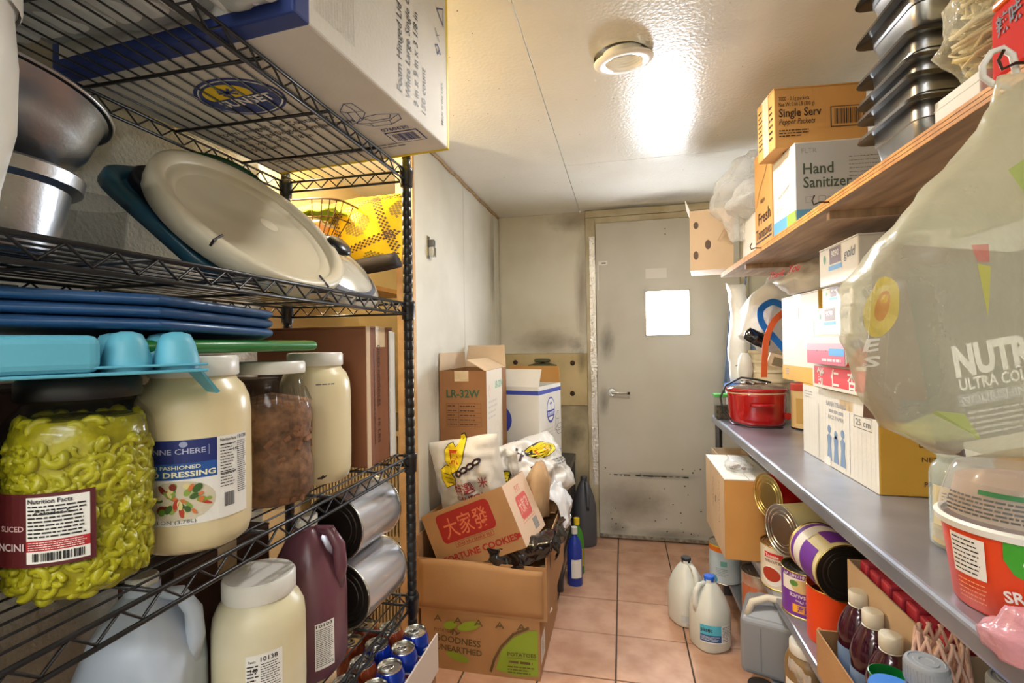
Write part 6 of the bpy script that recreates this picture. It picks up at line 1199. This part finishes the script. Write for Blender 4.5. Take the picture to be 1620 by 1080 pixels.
t = thing('dark_sauce_bottle', 'dark soy sauce bottle behind the foam net', 'bottle', (.70, 1.04, U)); part('bottle_body', MB().lathe([(0, 0), (.034, 0), (.037, .006), (.037, .22), (.02, .28), (.015, .34), (.015, .37)], 28, cap=False), mat('dark_glass', (20, 22, 18), .06, coat=.6), t, smooth=True); part('cap', MB().lathe([(.017, .365), (.017, .39), (0, .391)], 20, cap=False), mat('gold_cap', (130, 110, 70), .3, .6), t)
# --- lower rack and floor
F = .1258
t = thing('grey_square_jug', 'square grey plastic container with white handle on the floor rack', 'container', (.565, 2.075, F), math.radians(-18)); gm = mat('grey_square', (138, 142, 148), .4, col2=(124, 128, 136), nscale=4)
part('body', MB().box(-.11, -.10, 0, .11, .10, .185), gm, t, bevel=.018, seg=4); part('shoulder', MB().hexa([(-.10, -.09, .18), (.10, -.09, .18), (.10, .09, .18), (-.10, .09, .18), (-.06, -.05, .21), (.06, -.05, .21), (.06, .05, .21), (-.06, .05, .21)]), gm, t, bevel=.006); part('handle', MB().tube([(-.09, -.07, .18), (-.075, -.065, .225), (-.03, -.055, .245), (.03, -.055, .245), (.07, -.06, .23), (.09, -.06, .18)], .011, 10), mat('ivory_handle', (214, 208, 190), .4), t, smooth='all'); part('crease_line', MB().box(-.05, -.1012, .02, -.048, -.0995, .16).box(.03, -.1012, .02, .032, -.0995, .16), mat('grey_line', (110, 114, 120), .4), t)
t.location = (.552, 1.99, F); t.scale = (1.12, 1.12, 1.1)
t = standing('silver_top_can', 'silver topped can with picture label behind the square grey container', (.575, 2.33, F), .078, .20, mat('picture_can', (206, 196, 180), .35, col2=(200, 120, 80), nscale=16), tin, tin); f = Sheet(t, cylmap(.077, 0, -2.0)); f.rect(ink((214, 120, 80)), -.08, .03, .0, .15, 0, 'label'); f2 = Sheet(t, planar((-.05, -.04, .1955), (1, 0, 0), (0, 1, 0))); f2.rect(WHITE, .05, .0, .085, .025, 1, 'label')
t = standing('pale_blue_can', 'pale blue and white can with orange band beside the under-shelf carton', (.490, 2.66, F), .075, .19, mat('pale_blue_label', (196, 214, 226), .35, col2=(226, 232, 236), nscale=8), tin, tin); f = Sheet(t, cylmap(.074, 0, -2.1)); f.rect(ink((240, 120, 30)), -.12, .155, .12, .178, 0, 'label'); f.rect(ink((240, 200, 60)), -.12, .178, .12, .186, 0, 'label'); f.disc(ink((90, 170, 214)), -.03, .02, .02, .02, 0, 14, 'printed_shape'); f.rect(ink((120, 190, 180)), .005, .09, .035, .115, 1, 'label'); f.fine(GREY, -.02, .04, .04, .08, 5, 1, .25)
t = thing('white_lid_jar', 'brown sauce jar with white lid on the floor rack', 'jar', (.565, 1.735, F)); part('jar_body', MB().lathe([(r*.92, z*.92) for r, z in JP], 40, cap=False), mat('tan_sauce_jar', (134, 108, 70), .3, col2=(120, 94, 58), nscale=4), t, smooth=True); part('lid', MB().lathe(cap_prof(.055, .205, .238), 40, cap=False), wht_pl, t, smooth=True); f = Sheet(t, cylmap(.0695, 0, -2.2)); f.rect(WHITE, -.06, .03, .0, .13, 0, 'label')
t = thing('dark_round_jar', 'dark round jar on the floor beside the rack end', 'jar', (.455, 1.865, 0)); part('body', MB().lathe([(0, 0), (.04, 0), (.05, .01), (.054, .06), (.046, .10), (.04, .11)], 30, cap=False), mat('dark_jar', (54, 40, 36), .25), t, smooth=True); part('lid', MB().lathe([(.043, .105), (.043, .125), (0, .126)], 30, cap=False), mat('dark_jar_lid', (40, 34, 32), .4), t, smooth=True)
wj = mat('white_bleach_jug', (222, 224, 216), .38, col2=(212, 214, 204), nscale=4)
t = jug('bleach_jug', 'white bleach jug with blue cap and blue label on the floor', (.357, 2.30, 0), math.radians(-60), wj, mat('bright_blue_cap', (30, 96, 214), .35), h=.30, w_=.079)
f = Sheet(t, cylmap(.0885, 0, math.atan2(-2.3, -.357)+math.radians(60)+.18), .003); f.rect(WHITE, -.055, .05, .075, .125, 0, 'label'); f.rect(ink((80, 180, 206)), -.055, .085, .03, .125, 1, 'label'); f.rect(ink((40, 86, 140)), -.055, .055, .03, .085, 1, 'label'); f.text('plastic', BLACK, -.052, .098, .016, .045, .03, 2); f.fine(ink((90, 96, 110)), .035, .055, .073, .12, 10, 1, .4); f.fine(WHITE, -.05, .06, .025, .08, 4, 2, .35)
t = jug('bleach_jug', 'white bleach jug with black cap behind the blue capped one', (.282, 2.475, 0), math.radians(30), wj, mat('black_cap', (30, 30, 34), .4), h=.30, w_=.079); f = Sheet(t, cylmap(.0835, 0, -1.9), .004); f.rect(ink((190, 196, 196)), -.05, .03, .04, .06, 0, 'label')
t = thing('draped_cling_film', 'loose clear cling film hanging off the under-shelf edge', 'film', (.512, 1.55, .33)); part('film', MB().grid(lambda u, v: (.004+.02*math.sin(v*5)-.02*v, -.09+.18*u, -.10+.19*v-.05*u), 16, 16).shake(.012, 24, 3), bagc, t, smooth='all')
bpy.context.view_layer.update()
